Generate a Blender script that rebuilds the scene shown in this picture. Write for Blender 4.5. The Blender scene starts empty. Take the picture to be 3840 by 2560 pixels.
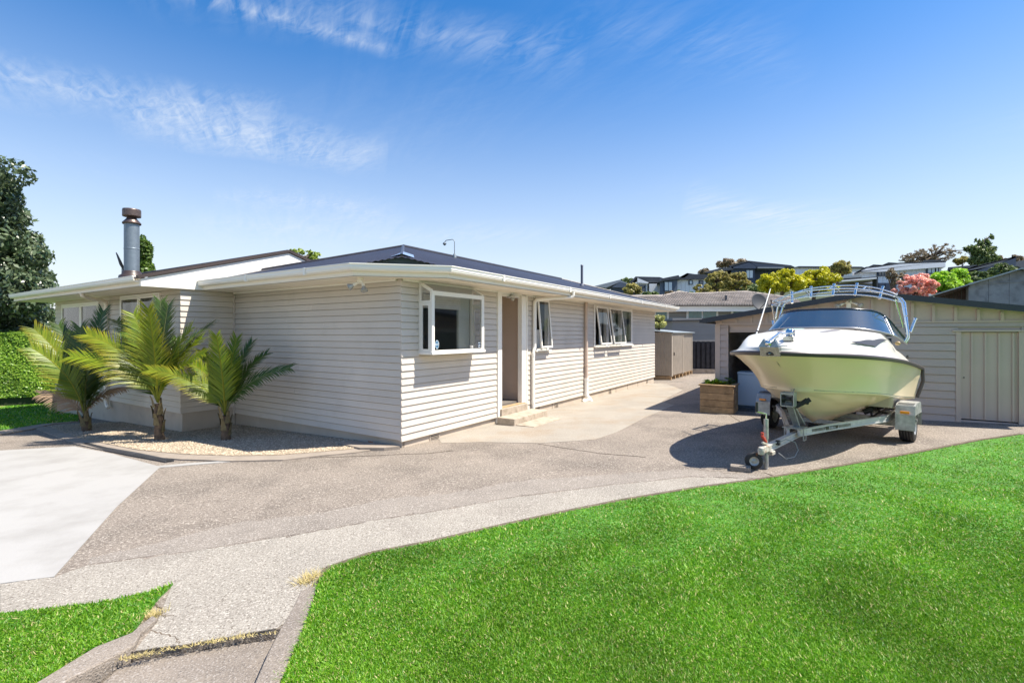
import bpy, bmesh, math, random
import numpy as np
from mathutils import Vector, Matrix, Euler
random.seed(4); RNG = np.random.default_rng(7)
SC = bpy.context.scene; COL = SC.collection
rad = math.radians
# ------------------------------------------------------------------ camera
F = 1826.0; U0 = 1920.0; V0 = 1250.0; CZ = 2.0
cam_d = bpy.data.cameras.new('camera'); cam = bpy.data.objects.new('camera', cam_d); COL.objects.link(cam)
cam.location = (0, 0, CZ); cam.rotation_euler = (rad(90), 0, 0)
cam_d.sensor_width = 36; cam_d.lens = 36 * F / 3840; cam_d.shift_y = -(1280 - V0) / 3840
cam_d.clip_start = .1; cam_d.clip_end = 2000
SC.camera = cam
# ------------------------------------------------------------------ light
SUN = Vector((.9817 * math.cos(rad(59.5)), -.1905 * math.cos(rad(59.5)), math.sin(rad(59.5))))
sl = bpy.data.lights.new('sun', 'SUN'); sl.energy = 5.0; sl.angle = rad(.5); sl.color = (1, .94, .84)
so = bpy.data.objects.new('sun', sl); COL.objects.link(so); so.rotation_euler = SUN.to_track_quat('Z', 'Y').to_euler()
so.location = (20, -5, 40)
W = bpy.data.worlds.new('World'); SC.world = W; W.use_nodes = True
def build_world():
    nt = W.node_tree; nt.nodes.clear(); N = nt.nodes.new; L = nt.links.new
    out = N('ShaderNodeOutputWorld'); bg = N('ShaderNodeBackground'); bg.inputs[1].default_value = .122
    sky = N('ShaderNodeTexSky'); sky.sky_type = 'NISHITA'; sky.sun_disc = False
    sky.sun_elevation = rad(59.5); sky.sun_rotation = math.atan2(SUN.x, SUN.y)
    sky.air_density = 1.0; sky.dust_density = .6; sky.ozone_density = 1.3
    hs = N('ShaderNodeHueSaturation'); hs.inputs['Saturation'].default_value = 1.42; hs.inputs['Value'].default_value = .95
    hs.inputs['Hue'].default_value = .503
    L(sky.outputs[0], hs.inputs['Color'])
    tc = N('ShaderNodeTexCoord'); sep = N('ShaderNodeSeparateXYZ'); L(tc.outputs['Generated'], sep.inputs[0])
    def M(op, a, b=None, c=None, clamp=False):
        n = N('ShaderNodeMath'); n.operation = op; n.use_clamp = clamp
        for i, q in enumerate((a, b, c)):
            if q is None: continue
            if isinstance(q, (int, float)): n.inputs[i].default_value = q
            else: L(q, n.inputs[i])
        return n.outputs[0]
    x, y, z = sep.outputs
    # pale band low over the horizon (thin haze cloud)
    low = M('POWER', M('SUBTRACT', 1, M('MULTIPLY', M('ABSOLUTE', z), 1.9, clamp=True), clamp=True), 1.5)
    zz = M('MAXIMUM', z, .03)
    px = M('DIVIDE', x, zz); py = M('DIVIDE', y, zz)
    def noise(rot, sx, sy, off, scale, detail=6, dist=.6):
        c = N('ShaderNodeCombineXYZ'); L(px, c.inputs[0]); L(py, c.inputs[1])
        r = N('ShaderNodeVectorRotate'); r.rotation_type = 'Z_AXIS'; r.inputs['Angle'].default_value = rad(rot); L(c.outputs[0], r.inputs[0])
        mp = N('ShaderNodeVectorMath'); mp.operation = 'MULTIPLY_ADD'; mp.inputs[1].default_value = (sx, sy, 1); mp.inputs[2].default_value = off
        L(r.outputs[0], mp.inputs[0])
        t = N('ShaderNodeTexNoise'); t.inputs['Scale'].default_value = scale; t.inputs['Detail'].default_value = detail
        t.inputs['Roughness'].default_value = .6; t.inputs['Distortion'].default_value = dist; L(mp.outputs[0], t.inputs[0])
        return t.outputs[0]
    # gnomonic-free bands: great-circle bands given by their normal, faded along their length
    def band(p0, p1, half, soft=1.0):
        a = Vector(((p0[0] - U0) / F, 1, (V0 - p0[1]) / F)).normalized(); b = Vector(((p1[0] - U0) / F, 1, (V0 - p1[1]) / F)).normalized()
        nrm = a.cross(b).normalized(); mid = (a + b).normalized(); hl = a.angle(b) / 2
        d = N('ShaderNodeVectorMath'); d.operation = 'DOT_PRODUCT'; L(tc.outputs['Generated'], d.inputs[0]); d.inputs[1].default_value = nrm
        m = N('ShaderNodeVectorMath'); m.operation = 'DOT_PRODUCT'; L(tc.outputs['Generated'], m.inputs[0]); m.inputs[1].default_value = mid
        wob = M('MULTIPLY', M('SUBTRACT', n2, .5), .10)
        dd = M('DIVIDE', M('ABSOLUTE', M('ADD', d.outputs['Value'], wob)), half)
        across = M('POWER', M('SUBTRACT', 1, dd, clamp=True), 1.3)
        along = M('DIVIDE', M('SUBTRACT', m.outputs['Value'], math.cos(hl * 1.15)), 1 - math.cos(hl * 1.15), clamp=True)
        return M('MULTIPLY', M('MULTIPLY', across, M('POWER', along, .5)), soft)
    n2 = noise(20, .5, .5, (3, 1, 0), 1.2, 4)
    st = noise(63, .45, 2.6, (1.7, 4.2, 0), 2.0, 12, 1.8)      # streaks
    st2 = noise(40, 1.2, 3.2, (7.1, 2.2, 3), 5.5, 12, 1.6)
    tex = M('MULTIPLY', M('SUBTRACT', M('ADD', M('MULTIPLY', st, .6), M('MULTIPLY', st2, .4)), .40, clamp=True), 3.6, clamp=True)
    bands = [band((-500, 240), (1000, 430), .045, .75), band((500, 440), (1400, 580), .04, .8), band((600, -80), (2100, 230), .06, .42),
             band((700, -60), (1450, 190), .02, .6), band((2200, 100), (3000, 260), .06, .15), band((2600, 780), (3250, 850), .05, .9),
             band((850, 760), (1500, 800), .03, .45), band((800, 880), (2000, 860), .04, .5)]
    s = bands[0]
    for b in bands[1:]: s = M('ADD', s, b)
    wide = M('MULTIPLY', M('SUBTRACT', n2, .5, clamp=True), .5)
    mask = M('MULTIPLY', M('ADD', s, wide), tex, clamp=True)
    mask = M('MULTIPLY', mask, M('MULTIPLY', M('ADD', z, .02, clamp=True), 12, clamp=True), clamp=True)
    m1 = N('ShaderNodeMix'); m1.data_type = 'RGBA'; L(M('MULTIPLY', low, 1.0), m1.inputs[0]); L(hs.outputs[0], m1.inputs[6]); m1.inputs[7].default_value = (4.15, 4.3, 4.5, 1)
    m2 = N('ShaderNodeMix'); m2.data_type = 'RGBA'; L(M('MULTIPLY', mask, .92), m2.inputs[0]); L(m1.outputs[2], m2.inputs[6]); m2.inputs[7].default_value = (3.9, 4.25, 4.7, 1)
    L(m2.outputs[2], bg.inputs[0]); L(bg.outputs[0], out.inputs[0])
build_world()
SC.view_settings.view_transform = 'Standard'; SC.view_settings.look = 'None'; SC.view_settings.exposure = .84; SC.view_settings.gamma = 1
SC.view_settings.use_curve_mapping = False

# ------------------------------------------------------------------ helpers: pixels of the photograph -> places
def gz(x, y): return .0206 * (x + 1.92) - .0232 * (y - 8.49)
def gp(u, v):
    a = (u - U0) / F; c = (V0 - v) / F
    y = (.0206 * 1.92 + .0232 * 8.49 - CZ) / (c - .0206 * a + .0232)
    return (a * y, y)
def at(u, v, y): return Vector(((u - U0) / F * y, y, CZ + (V0 - v) * y / F))
HW = (.54, .8416); C0 = (-1.92, 8.49); RZ = math.atan2(.8416, .54)
def h2w(s, l): return (C0[0] + s * HW[0] - l * HW[1], C0[1] + s * HW[1] + l * HW[0])
def w2h(x, y): dx, dy = x - C0[0], y - C0[1]; return (dx * HW[0] + dy * HW[1], -dx * HW[1] + dy * HW[0])

# ------------------------------------------------------------------ materials
MATS = {}
def mat(name, col=(.5, .5, .5), rough=.6, metal=0., var=0., vscale=5., bump=0., bscale=60., spec=.5, trans=0., coat=0., island=0., speck=None, alpha=None, rnd=0., stain=None, emit=None):
    if name in MATS: return MATS[name]
    m = bpy.data.materials.new(name); MATS[name] = m; m.use_nodes = True
    nt = m.node_tree; nt.nodes.clear(); N = nt.nodes.new; L = nt.links.new
    out = N('ShaderNodeOutputMaterial'); p = N('ShaderNodeBsdfPrincipled'); L(p.outputs[0], out.inputs[0])
    p.inputs['Base Color'].default_value = (*col, 1); p.inputs['Roughness'].default_value = rough; p.inputs['Metallic'].default_value = metal
    p.inputs['Specular IOR Level'].default_value = spec
    if coat: p.inputs['Coat Weight'].default_value = coat; p.inputs['Coat Roughness'].default_value = .04
    if emit: p.inputs['Emission Color'].default_value = (*emit, 1); p.inputs['Emission Strength'].default_value = 1
    tc = N('ShaderNodeTexCoord'); geo = N('ShaderNodeNewGeometry'); cur = None
    def rgb(c):
        n = N('ShaderNodeRGB'); n.outputs[0].default_value = (*c, 1); return n.outputs[0]
    def mixc(f, a, b, mode='MIX'):
        n = N('ShaderNodeMix'); n.data_type = 'RGBA'; n.blend_type = mode
        if isinstance(f, float): n.inputs[0].default_value = f
        else: L(f, n.inputs[0])
        L(a, n.inputs[6]); L(b, n.inputs[7]); return n.outputs[2]
    def noise(sc, det=4, w=None, ro=.55):
        n = N('ShaderNodeTexNoise'); n.inputs['Scale'].default_value = sc; n.inputs['Detail'].default_value = det; n.inputs['Roughness'].default_value = ro
        L(geo.outputs['Position'] if w else tc.outputs['Object'], n.inputs[0]); return n.outputs[0]
    def rng(sock, a, b, c, d):
        n = N('ShaderNodeMapRange'); L(sock, n.inputs[0])
        for i, q in enumerate((a, b, c, d)): n.inputs[i + 1].default_value = q
        return n.outputs[0]
    cur = rgb(col)
    if var:
        f = rng(noise(vscale, 5, True), .3, .7, 0, 1)
        cur = mixc(f, rgb([c * (1 - var) for c in col]), rgb([min(1, c * (1 + var)) for c in col]))
    if stain:                                   # (colour, scale, low, high, amount)
        f = rng(noise(stain[1], 6, True, .62), stain[2], stain[3], 0, stain[4]); cur = mixc(f, cur, rgb(stain[0]))
    if speck:                                   # (colour, scale, low, high, amount)
        for sp in (speck if isinstance(speck[0][0], tuple) or isinstance(speck[0], list) else [speck]):
            f = rng(noise(sp[1], 2, True, .7), sp[2], sp[3], 0, sp[4]); cur = mixc(f, cur, rgb(sp[0]))
    if island:
        f = rng(geo.outputs['Random Per Island'], 0, 1, 1 - island, 1 + island)
        n = N('ShaderNodeVectorMath'); n.operation = 'SCALE'; L(cur, n.inputs[0]); L(f, n.inputs['Scale']); cur = n.outputs[0]
    if rnd:
        oi = N('ShaderNodeObjectInfo'); f = rng(oi.outputs['Random'], 0, 1, 1 - rnd, 1 + rnd)
        n = N('ShaderNodeVectorMath'); n.operation = 'SCALE'; L(cur, n.inputs[0]); L(f, n.inputs['Scale']); cur = n.outputs[0]
    L(cur, p.inputs['Base Color'])
    if bump:
        b = N('ShaderNodeBump'); b.inputs['Strength'].default_value = bump; b.inputs['Distance'].default_value = .01
        L(noise(bscale, 4, True), b.inputs['Height']); L(b.outputs[0], p.inputs['Normal'])
    if trans:                                   # thin leaf: light comes through
        t = N('ShaderNodeBsdfTranslucent'); L(cur, t.inputs[0]); ms = N('ShaderNodeMixShader'); ms.inputs[0].default_value = trans
        L(p.outputs[0], ms.inputs[1]); L(t.outputs[0], ms.inputs[2]); L(ms.outputs[0], out.inputs[0])
    if alpha is not None:
        t = N('ShaderNodeBsdfTransparent'); t.inputs[0].default_value = (*[.95 + .05 * c for c in col], 1); ms = N('ShaderNodeMixShader')
        fr = N('ShaderNodeLayerWeight'); fr.inputs[0].default_value = .5; pw_ = N('ShaderNodeMath'); pw_.operation = 'POWER'; L(fr.outputs['Facing'], pw_.inputs[0]); pw_.inputs[1].default_value = 4
        L(rng(pw_.outputs[0], 0, 1, alpha, 1), ms.inputs[0]); L(t.outputs[0], ms.inputs[1]); L(p.outputs[0], ms.inputs[2]); L(ms.outputs[0], out.inputs[0])
    return m
M_board = mat('painted_weatherboard', (.61, .545, .465), .5, var=.05, vscale=1.2, bump=.08, bscale=25, rnd=.04, stain=((.47, .41, .33), 2.2, .55, .75, .35))
M_gboard = mat('painted_garage_board', (.50, .40, .34), .55, var=.05, vscale=2, bump=.08, bscale=25, rnd=.025)
M_gpanel = mat('painted_garage_panel', (.56, .435, .35), .6, var=.04, vscale=2, bump=.1, bscale=60)
M_white = mat('white_paint', (.87, .83, .75), .4, var=.03, vscale=2)
M_gutter = mat('white_gutter_metal', (.88, .85, .77), .3, var=.03, vscale=2)
M_soffit = mat('soffit_paint', (.88, .80, .66), .55, var=.03, vscale=1)
M_found = mat('painted_foundation', (.50, .42, .33), .75, var=.08, vscale=2.5, bump=.25, bscale=40, stain=((.25, .2, .15), 3, .58, .75, .35))
M_roof = mat('dark_corrugated_iron', (.046, .042, .047), .36, metal=.15, var=.15, vscale=1.5, stain=((.1, .09, .1), 4, .55, .75, .5))
M_roofb = mat('brown_roof_flashing', (.06, .042, .036), .4, metal=.1, var=.1)
M_lead = mat('bare_flashing', (.35, .45, .6), .3, metal=.5, var=.25, vscale=9)
M_glass = mat('window_glass', (.02, .028, .03), .02, spec=1., coat=1., alpha=.13)
M_dark = mat('dark_interior', (.03, .025, .028), .8)
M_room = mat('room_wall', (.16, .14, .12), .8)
M_alu = mat('galvanised_steel', (.40, .40, .385), .45, metal=.55, var=.25, vscale=14, bump=.08, bscale=90)
M_chrome = mat('polished_steel', (.84, .83, .80), .16, metal=1.)
M_rail = mat('aluminium_beam', (.60, .59, .57), .4, metal=.25, var=.12, vscale=9)
M_rubber = mat('black_rubber', (.018, .018, .02), .6, var=.2, vscale=20)
M_black = mat('black_plastic', (.02, .02, .022), .4)
M_rust = mat('rusty_iron', (.28, .10, .045), .8, var=.4, vscale=30, bump=.4)
M_gel = mat('cream_gelcoat', (.95, .77, .52), .35, coat=.3, var=.02, vscale=1.5, spec=.6)
M_deck = mat('white_gelcoat', (.62, .585, .51), .32, coat=.25, var=.02)
M_screen = mat('tinted_windscreen', (.006, .045, .10), .05, spec=.8, coat=.8, alpha=.80)
M_trim = mat('rub_rail_rubber', (.06, .045, .045), .4)
M_amber = mat('amber_lens', (.85, .28, .02), .15, coat=1.)
M_red = mat('red_plastic', (.5, .06, .04), .4)
M_flue = mat('galvanised_flue', (.22, .26, .29), .45, metal=.55, var=.12, vscale=9)
M_cowl = mat('bronzed_cowl', (.14, .10, .085), .4, metal=.6, var=.3, vscale=20)
M_wood = mat('weathered_planter_pine', (.36, .235, .12), .75, var=.3, vscale=7, bump=.35, bscale=60, rnd=.12, stain=((.16, .1, .05), 5, .55, .72, .5))
M_shed = mat('ribbed_shed_steel', (.42, .36, .29), .45, metal=.1, var=.08, vscale=3, stain=((.3, .25, .2), 5, .6, .7, .3))
M_shedroof = mat('shed_roof_steel', (.36, .40, .41), .45, metal=.3, var=.15)
M_fence = mat('dark_stained_timber', (.035, .033, .036), .8, var=.3, vscale=6, bump=.3, rnd=.2)
M_conc = mat('aggregate_concrete', (.24, .20, .16), .9, var=.16, vscale=.9, bump=.9, bscale=90, stain=((.115, .094, .075), .8, .47, .64, .7),
             speck=[((.48, .42, .35), 46, .53, .63, .85), ((.085, .066, .05), 50, .46, .36, .85), ((.2, .16, .13), 22, .48, .3, .45)])
M_pale = mat('pale_aggregate_concrete', (.30, .27, .225), .9, var=.14, vscale=1.3, bump=1., bscale=70, stain=((.20, .17, .14), 1.2, .5, .7, .55),
             speck=[((.54, .49, .42), 60, .53, .64, .8), ((.13, .105, .08), 62, .45, .35, .9)])
M_path = mat('cream_house_path', (.31, .275, .225), .9, var=.12, vscale=1.0, bump=.6, bscale=70, stain=((.27, .20, .13), .8, .48, .66, .65),
             speck=[((.52, .47, .40), 60, .55, .66, .6), ((.25, .2, .15), 70, .42, .32, .55)])
M_slab = mat('new_white_concrete', (.37, .355, .33), .8, var=.04, vscale=.7, bump=.2, bscale=45, stain=((.25, .235, .21), 1.4, .46, .68, .55))
M_kerb = mat('grey_kerb_concrete', (.24, .20, .16), .9, var=.2, vscale=2.5, bump=1., bscale=80, speck=[((.45, .41, .37), 80, .55, .66, .6), ((.10, .085, .075), 80, .42, .32, .7)], stain=((.14, .12, .11), 2, .5, .7, .5))
M_edge = mat('mowing_strip_concrete', (.30, .25, .20), .9, var=.15, vscale=3, bump=.7, bscale=50, speck=((.25, .21, .18), 50, .45, .33, .5))
M_soil = mat('dry_soil', (.13, .10, .07), .95, var=.3, vscale=9, bump=.8, bscale=50)
M_turf = mat('lawn_turf', (.06, .19, .016), .9, var=.35, vscale=5, bump=.9, bscale=60, speck=((.20, .2, .07), 30, .56, .72, .6))
M_pebble = mat('cream_pebble', (.46, .375, .27), .8, island=.3, var=.1)
M_gbase = mat('gravel_bed_base', (.33, .26, .18), .9, var=.3, vscale=40, bump=1., bscale=60)
M_stepc = mat('old_step_concrete', (.42, .35, .27), .9, var=.15, vscale=5, bump=.5, bscale=60, stain=((.22, .17, .11), 6, .52, .68, .6))
M_mat = mat('coir_doormat', (.5, .2, .07), .95, var=.3, vscale=60, bump=.6)
M_bark = mat('tree_bark', (.14, .105, .08), .9, var=.35, vscale=9, bump=.8, bscale=30)
M_palmtrunk = mat('palm_trunk', (.13, .085, .05), .85, var=.5, vscale=14, bump=.9, bscale=40)
M_hill = mat('hill_grass', (.055, .07, .03), .95, var=.3, vscale=.2)
M_fridge = mat('white_appliance', (.55, .62, .68), .35)  # white enamel with the blue cast of garage shade put in
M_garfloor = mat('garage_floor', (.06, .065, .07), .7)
M_tile = mat('brown_roof_tile', (.31, .265, .225), .7, var=.2, vscale=1.5, rnd=.15, island=.15, bump=.2)
M_tilebase = mat('tile_underlay', (.05, .04, .037), .9)
M_nbwall = mat('pale_green_paint', (.42, .46, .42), .6, var=.04)
M_nbpanel = mat('grey_fibre_panel', (.30, .275, .25), .7, var=.05, vscale=1)
M_greencurt = mat('green_curtain_glass', (.03, .14, .13), .15, var=.25, vscale=5, coat=1)
M_fcement = mat('weathered_fibre_cement', (.28, .29, .30), .85, var=.2, vscale=1.5, stain=((.13, .13, .14), 2.5, .48, .7, .7))
M_oldwood = mat('dark_brown_boards', (.06, .035, .025), .85, var=.4, vscale=5)
M_hwhite = mat('white_house_cladding', (.84, .84, .83), .6, var=.03)
M_hnavy = mat('navy_house_cladding', (.04, .06, .10), .6, var=.1, vscale=.5)
M_hgrey = mat('slate_grey_cladding', (.10, .125, .165), .6, var=.1, vscale=.5)
M_hroof = mat('charcoal_roof', (.05, .055, .065), .5, var=.15, vscale=.6)
M_hroofl = mat('grey_and_lit_roof', (.30, .32, .34), .35, metal=.3)  # pale grey roofs; also paints sunlight onto a charcoal hip
M_hglass = mat('far_window_glass', (.5, .6, .66), .1, coat=1)
M_hdglass = mat('far_dark_glass', (.04, .06, .09), .1, coat=1)
M_sticker = mat('alarm_sticker_blue', (.03, .13, .24), .5)
M_stickw = mat('sticker_white', (.75, .8, .82), .5)
M_navy = mat('navy_sticker', (.012, .03, .07), .5)
M_bulb = mat('lamp_glass', (.6, .58, .52), .12, coat=1, alpha=.5)
M_soapw = mat('ceramic_white', (.75, .73, .7), .3)
M_dishg = mat('grey_dish', (.035, .038, .042), .6)
M_vent = mat('vent_shadow', (.1, .08, .06), .9)
M_drain = mat('drain_grate', (.05, .05, .055), .6, var=.2)
M_orange = mat('small_timber', (.45, .3, .16), .8, var=.2, vscale=10)

def leafmat(name, col, col2, trans=.35, rough=.45, straw=None, strawamt=.05, tip=None):
    m = bpy.data.materials.new(name); m.use_nodes = True; nt = m.node_tree; nt.nodes.clear(); N = nt.nodes.new; L = nt.links.new
    out = N('ShaderNodeOutputMaterial'); p = N('ShaderNodeBsdfPrincipled'); p.inputs['Roughness'].default_value = rough
    geo = N('ShaderNodeNewGeometry'); r = N('ShaderNodeValToRGB'); e = r.color_ramp.elements
    e[0].color = (*col, 1); e[1].color = (*col2, 1); e[1].position = .93 if straw is None else 1 - strawamt * 1.6
    if straw:
        q = r.color_ramp.elements.new(1 - strawamt); q.color = (*straw, 1)
    L(geo.outputs['Random Per Island'], r.inputs[0]); cur = r.outputs[0]
    nz = N('ShaderNodeTexNoise'); nz.inputs['Scale'].default_value = 1.1; nz.inputs['Detail'].default_value = 4; L(geo.outputs['Position'], nz.inputs[0])
    mr = N('ShaderNodeMapRange'); L(nz.outputs[0], mr.inputs[0]); mr.inputs[1].default_value = .3; mr.inputs[2].default_value = .7; mr.inputs[3].default_value = .72; mr.inputs[4].default_value = 1.28
    sc = N('ShaderNodeVectorMath'); sc.operation = 'SCALE'; L(cur, sc.inputs[0]); L(mr.outputs[0], sc.inputs['Scale']); cur = sc.outputs[0]
    if tip:
        a = N('ShaderNodeAttribute'); a.attribute_name = 'tip'
        mx = N('ShaderNodeMix'); mx.data_type = 'RGBA'; L(a.outputs['Fac'], mx.inputs[0]); L(cur, mx.inputs[6]); mx.inputs[7].default_value = (*tip, 1); cur = mx.outputs[2]
    L(cur, p.inputs['Base Color'])
    t = N('ShaderNodeBsdfTranslucent'); L(cur, t.inputs[0]); ms = N('ShaderNodeMixShader'); ms.inputs[0].default_value = trans
    L(p.outputs[0], ms.inputs[1]); L(t.outputs[0], ms.inputs[2]); L(ms.outputs[0], out.inputs[0]); return m
L_grass = leafmat('grass_blade', (.055, .225, .006), (.25, .45, .025), .4, .5, (.62, .54, .24), .055)
L_dry = leafmat('dry_grass', (.42, .36, .12), (.6, .48, .24), .3, .7)
L_palm = leafmat('palm_leaflet', (.07, .17, .006), (.23, .33, .012), .42, .42, tip=(.55, .38, .03))
L_palmd = leafmat('palm_leaflet_dark', (.03, .085, .012), (.09, .16, .02), .3, .33, tip=(.30, .23, .10))
L_palmb = leafmat('palm_leaflet_dead', (.30, .19, .11), (.42, .29, .18), .3, .6, tip=(.45, .33, .22))
L_hedge = leafmat('hedge_leaf', (.12, .26, .02), (.34, .50, .06), .4, .35)
L_magn = leafmat('glossy_dark_leaf', (.03, .065, .024), (.16, .20, .10), .2, .3)
L_conif = leafmat('bright_conifer_leaf', (.05, .11, .015), (.14, .22, .03), .3)
L_lime = leafmat('lime_leaf', (.24, .48, .02), (.48, .68, .06), .4)
L_spring = leafmat('spring_leaf', (.25, .34, .05), (.42, .5, .12), .4)
L_yellow = leafmat('golden_leaf', (.36, .38, .012), (.72, .66, .03), .35)
L_olive = leafmat('olive_leaf', (.24, .24, .055), (.50, .42, .14), .45)
L_pink = leafmat('pink_leaf', (.75, .36, .28), (.92, .62, .52), .35)
L_brown = leafmat('bare_brown_twig', (.20, .155, .09), (.36, .28, .17), .25)
L_deep = leafmat('deep_green_leaf', (.06, .11, .03), (.22, .28, .09), .35)
L_bush = leafmat('pale_yellow_bush_leaf', (.38, .40, .12), (.6, .58, .22), .35)
L_succ = leafmat('succulent_leaf', (.10, .25, .02), (.42, .50, .04), .3, .4)

# ------------------------------------------------------------------ mesh helpers
class MB:
    def __init__(s): s.v = []; s.f = []; s.m = []; s.smooth = []
    def add(s, vs, fs, m=0, smooth=False):
        o = len(s.v); s.v += [tuple(v) for v in vs]; s.f += [tuple(i + o for i in f) for f in fs]; s.m += [m] * len(fs); s.smooth += [smooth] * len(fs); return s
    def box(s, x0, x1, y0, y1, z0, z1, m=0):
        x0, x1 = min(x0, x1), max(x0, x1); y0, y1 = min(y0, y1), max(y0, y1); z0, z1 = min(z0, z1), max(z0, z1)
        v = [(x, y, z) for z in (z0, z1) for x, y in ((x0, y0), (x1, y0), (x1, y1), (x0, y1))]
        return s.add(v, [(3, 2, 1, 0), (4, 5, 6, 7), (0, 1, 5, 4), (1, 2, 6, 5), (2, 3, 7, 6), (3, 0, 4, 7)], m)
    def bar(s, a, b, w, h, m=0, up=(0, 0, 1)):
        a, b = Vector(a), Vector(b); d = (b - a).normalized(); up = Vector(up)
        if abs(d.dot(up)) > .98: up = Vector((1, 0, 0))
        sx = d.cross(up).normalized() * w / 2; sy = sx.cross(d).normalized() * h / 2
        v = [p + q for p in (a, b) for q in (-sx - sy, sx - sy, sx + sy, -sx + sy)]
        return s.add(v, [(3, 2, 1, 0), (4, 5, 6, 7), (0, 1, 5, 4), (1, 2, 6, 5), (2, 3, 7, 6), (3, 0, 4, 7)], m)
    def tube(s, pts, r, n=8, m=0, caps=True, rs=None):
        pts = [Vector(p) for p in pts]; k = len(pts); rings = []; prev = None
        for i, p in enumerate(pts):
            d = (pts[min(i + 1, k - 1)] - pts[max(i - 1, 0)]).normalized()
            if prev is None:
                u = d.orthogonal().normalized()
            else: u = (prev - d * prev.dot(d)).normalized()
            prev = u; w = d.cross(u); rr = rs[i] if rs else r
            rings.append([p + u * rr * math.cos(2 * math.pi * j / n) + w * rr * math.sin(2 * math.pi * j / n) for j in range(n)])
        v = [q for ring in rings for q in ring]; f = []
        for i in range(k - 1):
            for j in range(n): f.append((i * n + j, i * n + (j + 1) % n, (i + 1) * n + (j + 1) % n, (i + 1) * n + j))
        s.add(v, f, m, True)
        if caps: s.add(rings[0], [tuple(range(n))[::-1]], m); s.add(rings[-1], [tuple(range(n))], m)
        return s
    def lathe(s, prof, c=(0, 0, 0), n=20, m=0, axis=None):
        ax = Vector(axis).normalized() if axis else Vector((0, 0, 1)); q = Vector((0, 0, 1)).rotation_difference(ax); v = []; f = []
        for r, z in prof:
            for j in range(n): v.append(Vector(c) + q @ Vector((r * math.cos(2 * math.pi * j / n), r * math.sin(2 * math.pi * j / n), z)))
        for i in range(len(prof) - 1):
            for j in range(n): f.append((i * n + j, i * n + (j + 1) % n, (i + 1) * n + (j + 1) % n, (i + 1) * n + j))
        return s.add(v, f, m, True)
    def prism(s, poly, fz0, fz1, m=0):
        """poly of (x,y); fz0, fz1 numbers or functions giving bottom and top heights"""
        g0 = fz0 if callable(fz0) else (lambda x, y: fz0); g1 = fz1 if callable(fz1) else (lambda x, y: fz1)
        ar = sum(poly[i][0] * poly[(i + 1) % len(poly)][1] - poly[(i + 1) % len(poly)][0] * poly[i][1] for i in range(len(poly)))
        if ar < 0: poly = poly[::-1]
        n = len(poly); v = [(x, y, g0(x, y)) for x, y in poly] + [(x, y, g1(x, y)) for x, y in poly]
        from mathutils.geometry import tessellate_polygon
        tri = tessellate_polygon([[Vector((x, y, 0)) for x, y in poly]]); f = []
        for t in tri:
            a, b, c = t; A = (Vector(poly[b]) - Vector(poly[a])); B = (Vector(poly[c]) - Vector(poly[a]))
            if A.x * B.y - A.y * B.x < 0: a, b, c = a, c, b
            f.append((a + n, b + n, c + n)); f.append((c, b, a))
        for i in range(n): j = (i + 1) % n; f.append((i, j, j + n, i + n))
        return s.add(v, f, m)
    def grid(s, rows, m=0, smooth=True, closed=False):
        k = len(rows[0]); v = [p for r in rows for p in r]; f = []
        for i in range(len(rows) - 1):
            for j in range(k if closed else k - 1): f.append((i * k + j, i * k + (j + 1) % k, (i + 1) * k + (j + 1) % k, (i + 1) * k + j))
        return s.add(v, f, m, smooth)
    def build(s, name, mats, parent=None, bevel=0, label=None, **kw):
        me = bpy.data.meshes.new(name); me.from_pydata(s.v, [], s.f)
        for m in (mats if isinstance(mats, (list, tuple)) else [mats]): me.materials.append(m)
        me.polygons.foreach_set('material_index', s.m); me.polygons.foreach_set('use_smooth', s.smooth); me.update()
        o = bpy.data.objects.new(name, me); COL.objects.link(o)
        if parent: o.parent = parent
        if bevel:
            b = o.modifiers.new('bevel', 'BEVEL'); b.width = bevel; b.segments = 2; b.limit_method = 'ANGLE'
        if label: o['label'] = label
        for k, q in kw.items(): o[k] = q
        return o
def thing(name, label, cat, loc=(0, 0, 0), rz=0, group=None):
    o = bpy.data.objects.new(name, None); COL.objects.link(o); o.location = loc; o.rotation_euler = (0, 0, rz); o.empty_display_size = .2
    o['label'] = label; o['category'] = cat
    if group: o['group'] = group
    return o
def struct(mb, name, m, **kw): return mb.build(name, m, kind='structure', **kw)
def text_mesh(name, txt, size, m, parent, mtx, ext=.0015, shear=0):
    cu = bpy.data.curves.new(name, 'FONT'); cu.body = txt; cu.size = size; cu.extrude = ext; cu.align_x = 'CENTER'; cu.align_y = 'CENTER'; cu.shear = shear
    t = bpy.data.objects.new(name + '_tmp', cu); me = bpy.data.meshes.new_from_object(t); bpy.data.objects.remove(t)
    o = bpy.data.objects.new(name, me); COL.objects.link(o); me.materials.clear(); me.materials.append(m); o.parent = parent; o.matrix_local = mtx; return o
def tri_mesh(name, V, T, m, parent=None, attr=None):
    """numpy triangle soup"""
    me = bpy.data.meshes.new(name); me.vertices.add(len(V)); me.vertices.foreach_set('co', V.astype(np.float32).ravel())
    me.loops.add(T.size); me.loops.foreach_set('vertex_index', T.astype(np.int32).ravel())
    me.polygons.add(len(T)); me.polygons.foreach_set('loop_start', np.arange(0, T.size, T.shape[1], dtype=np.int32))
    me.materials.append(m)
    if attr is not None: a = me.attributes.new('tip', 'FLOAT', 'POINT'); a.data.foreach_set('value', attr.astype(np.float32))
    me.update(calc_edges=True)
    o = bpy.data.objects.new(name, me); COL.objects.link(o)
    if parent: o.parent = parent
    return o
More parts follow.
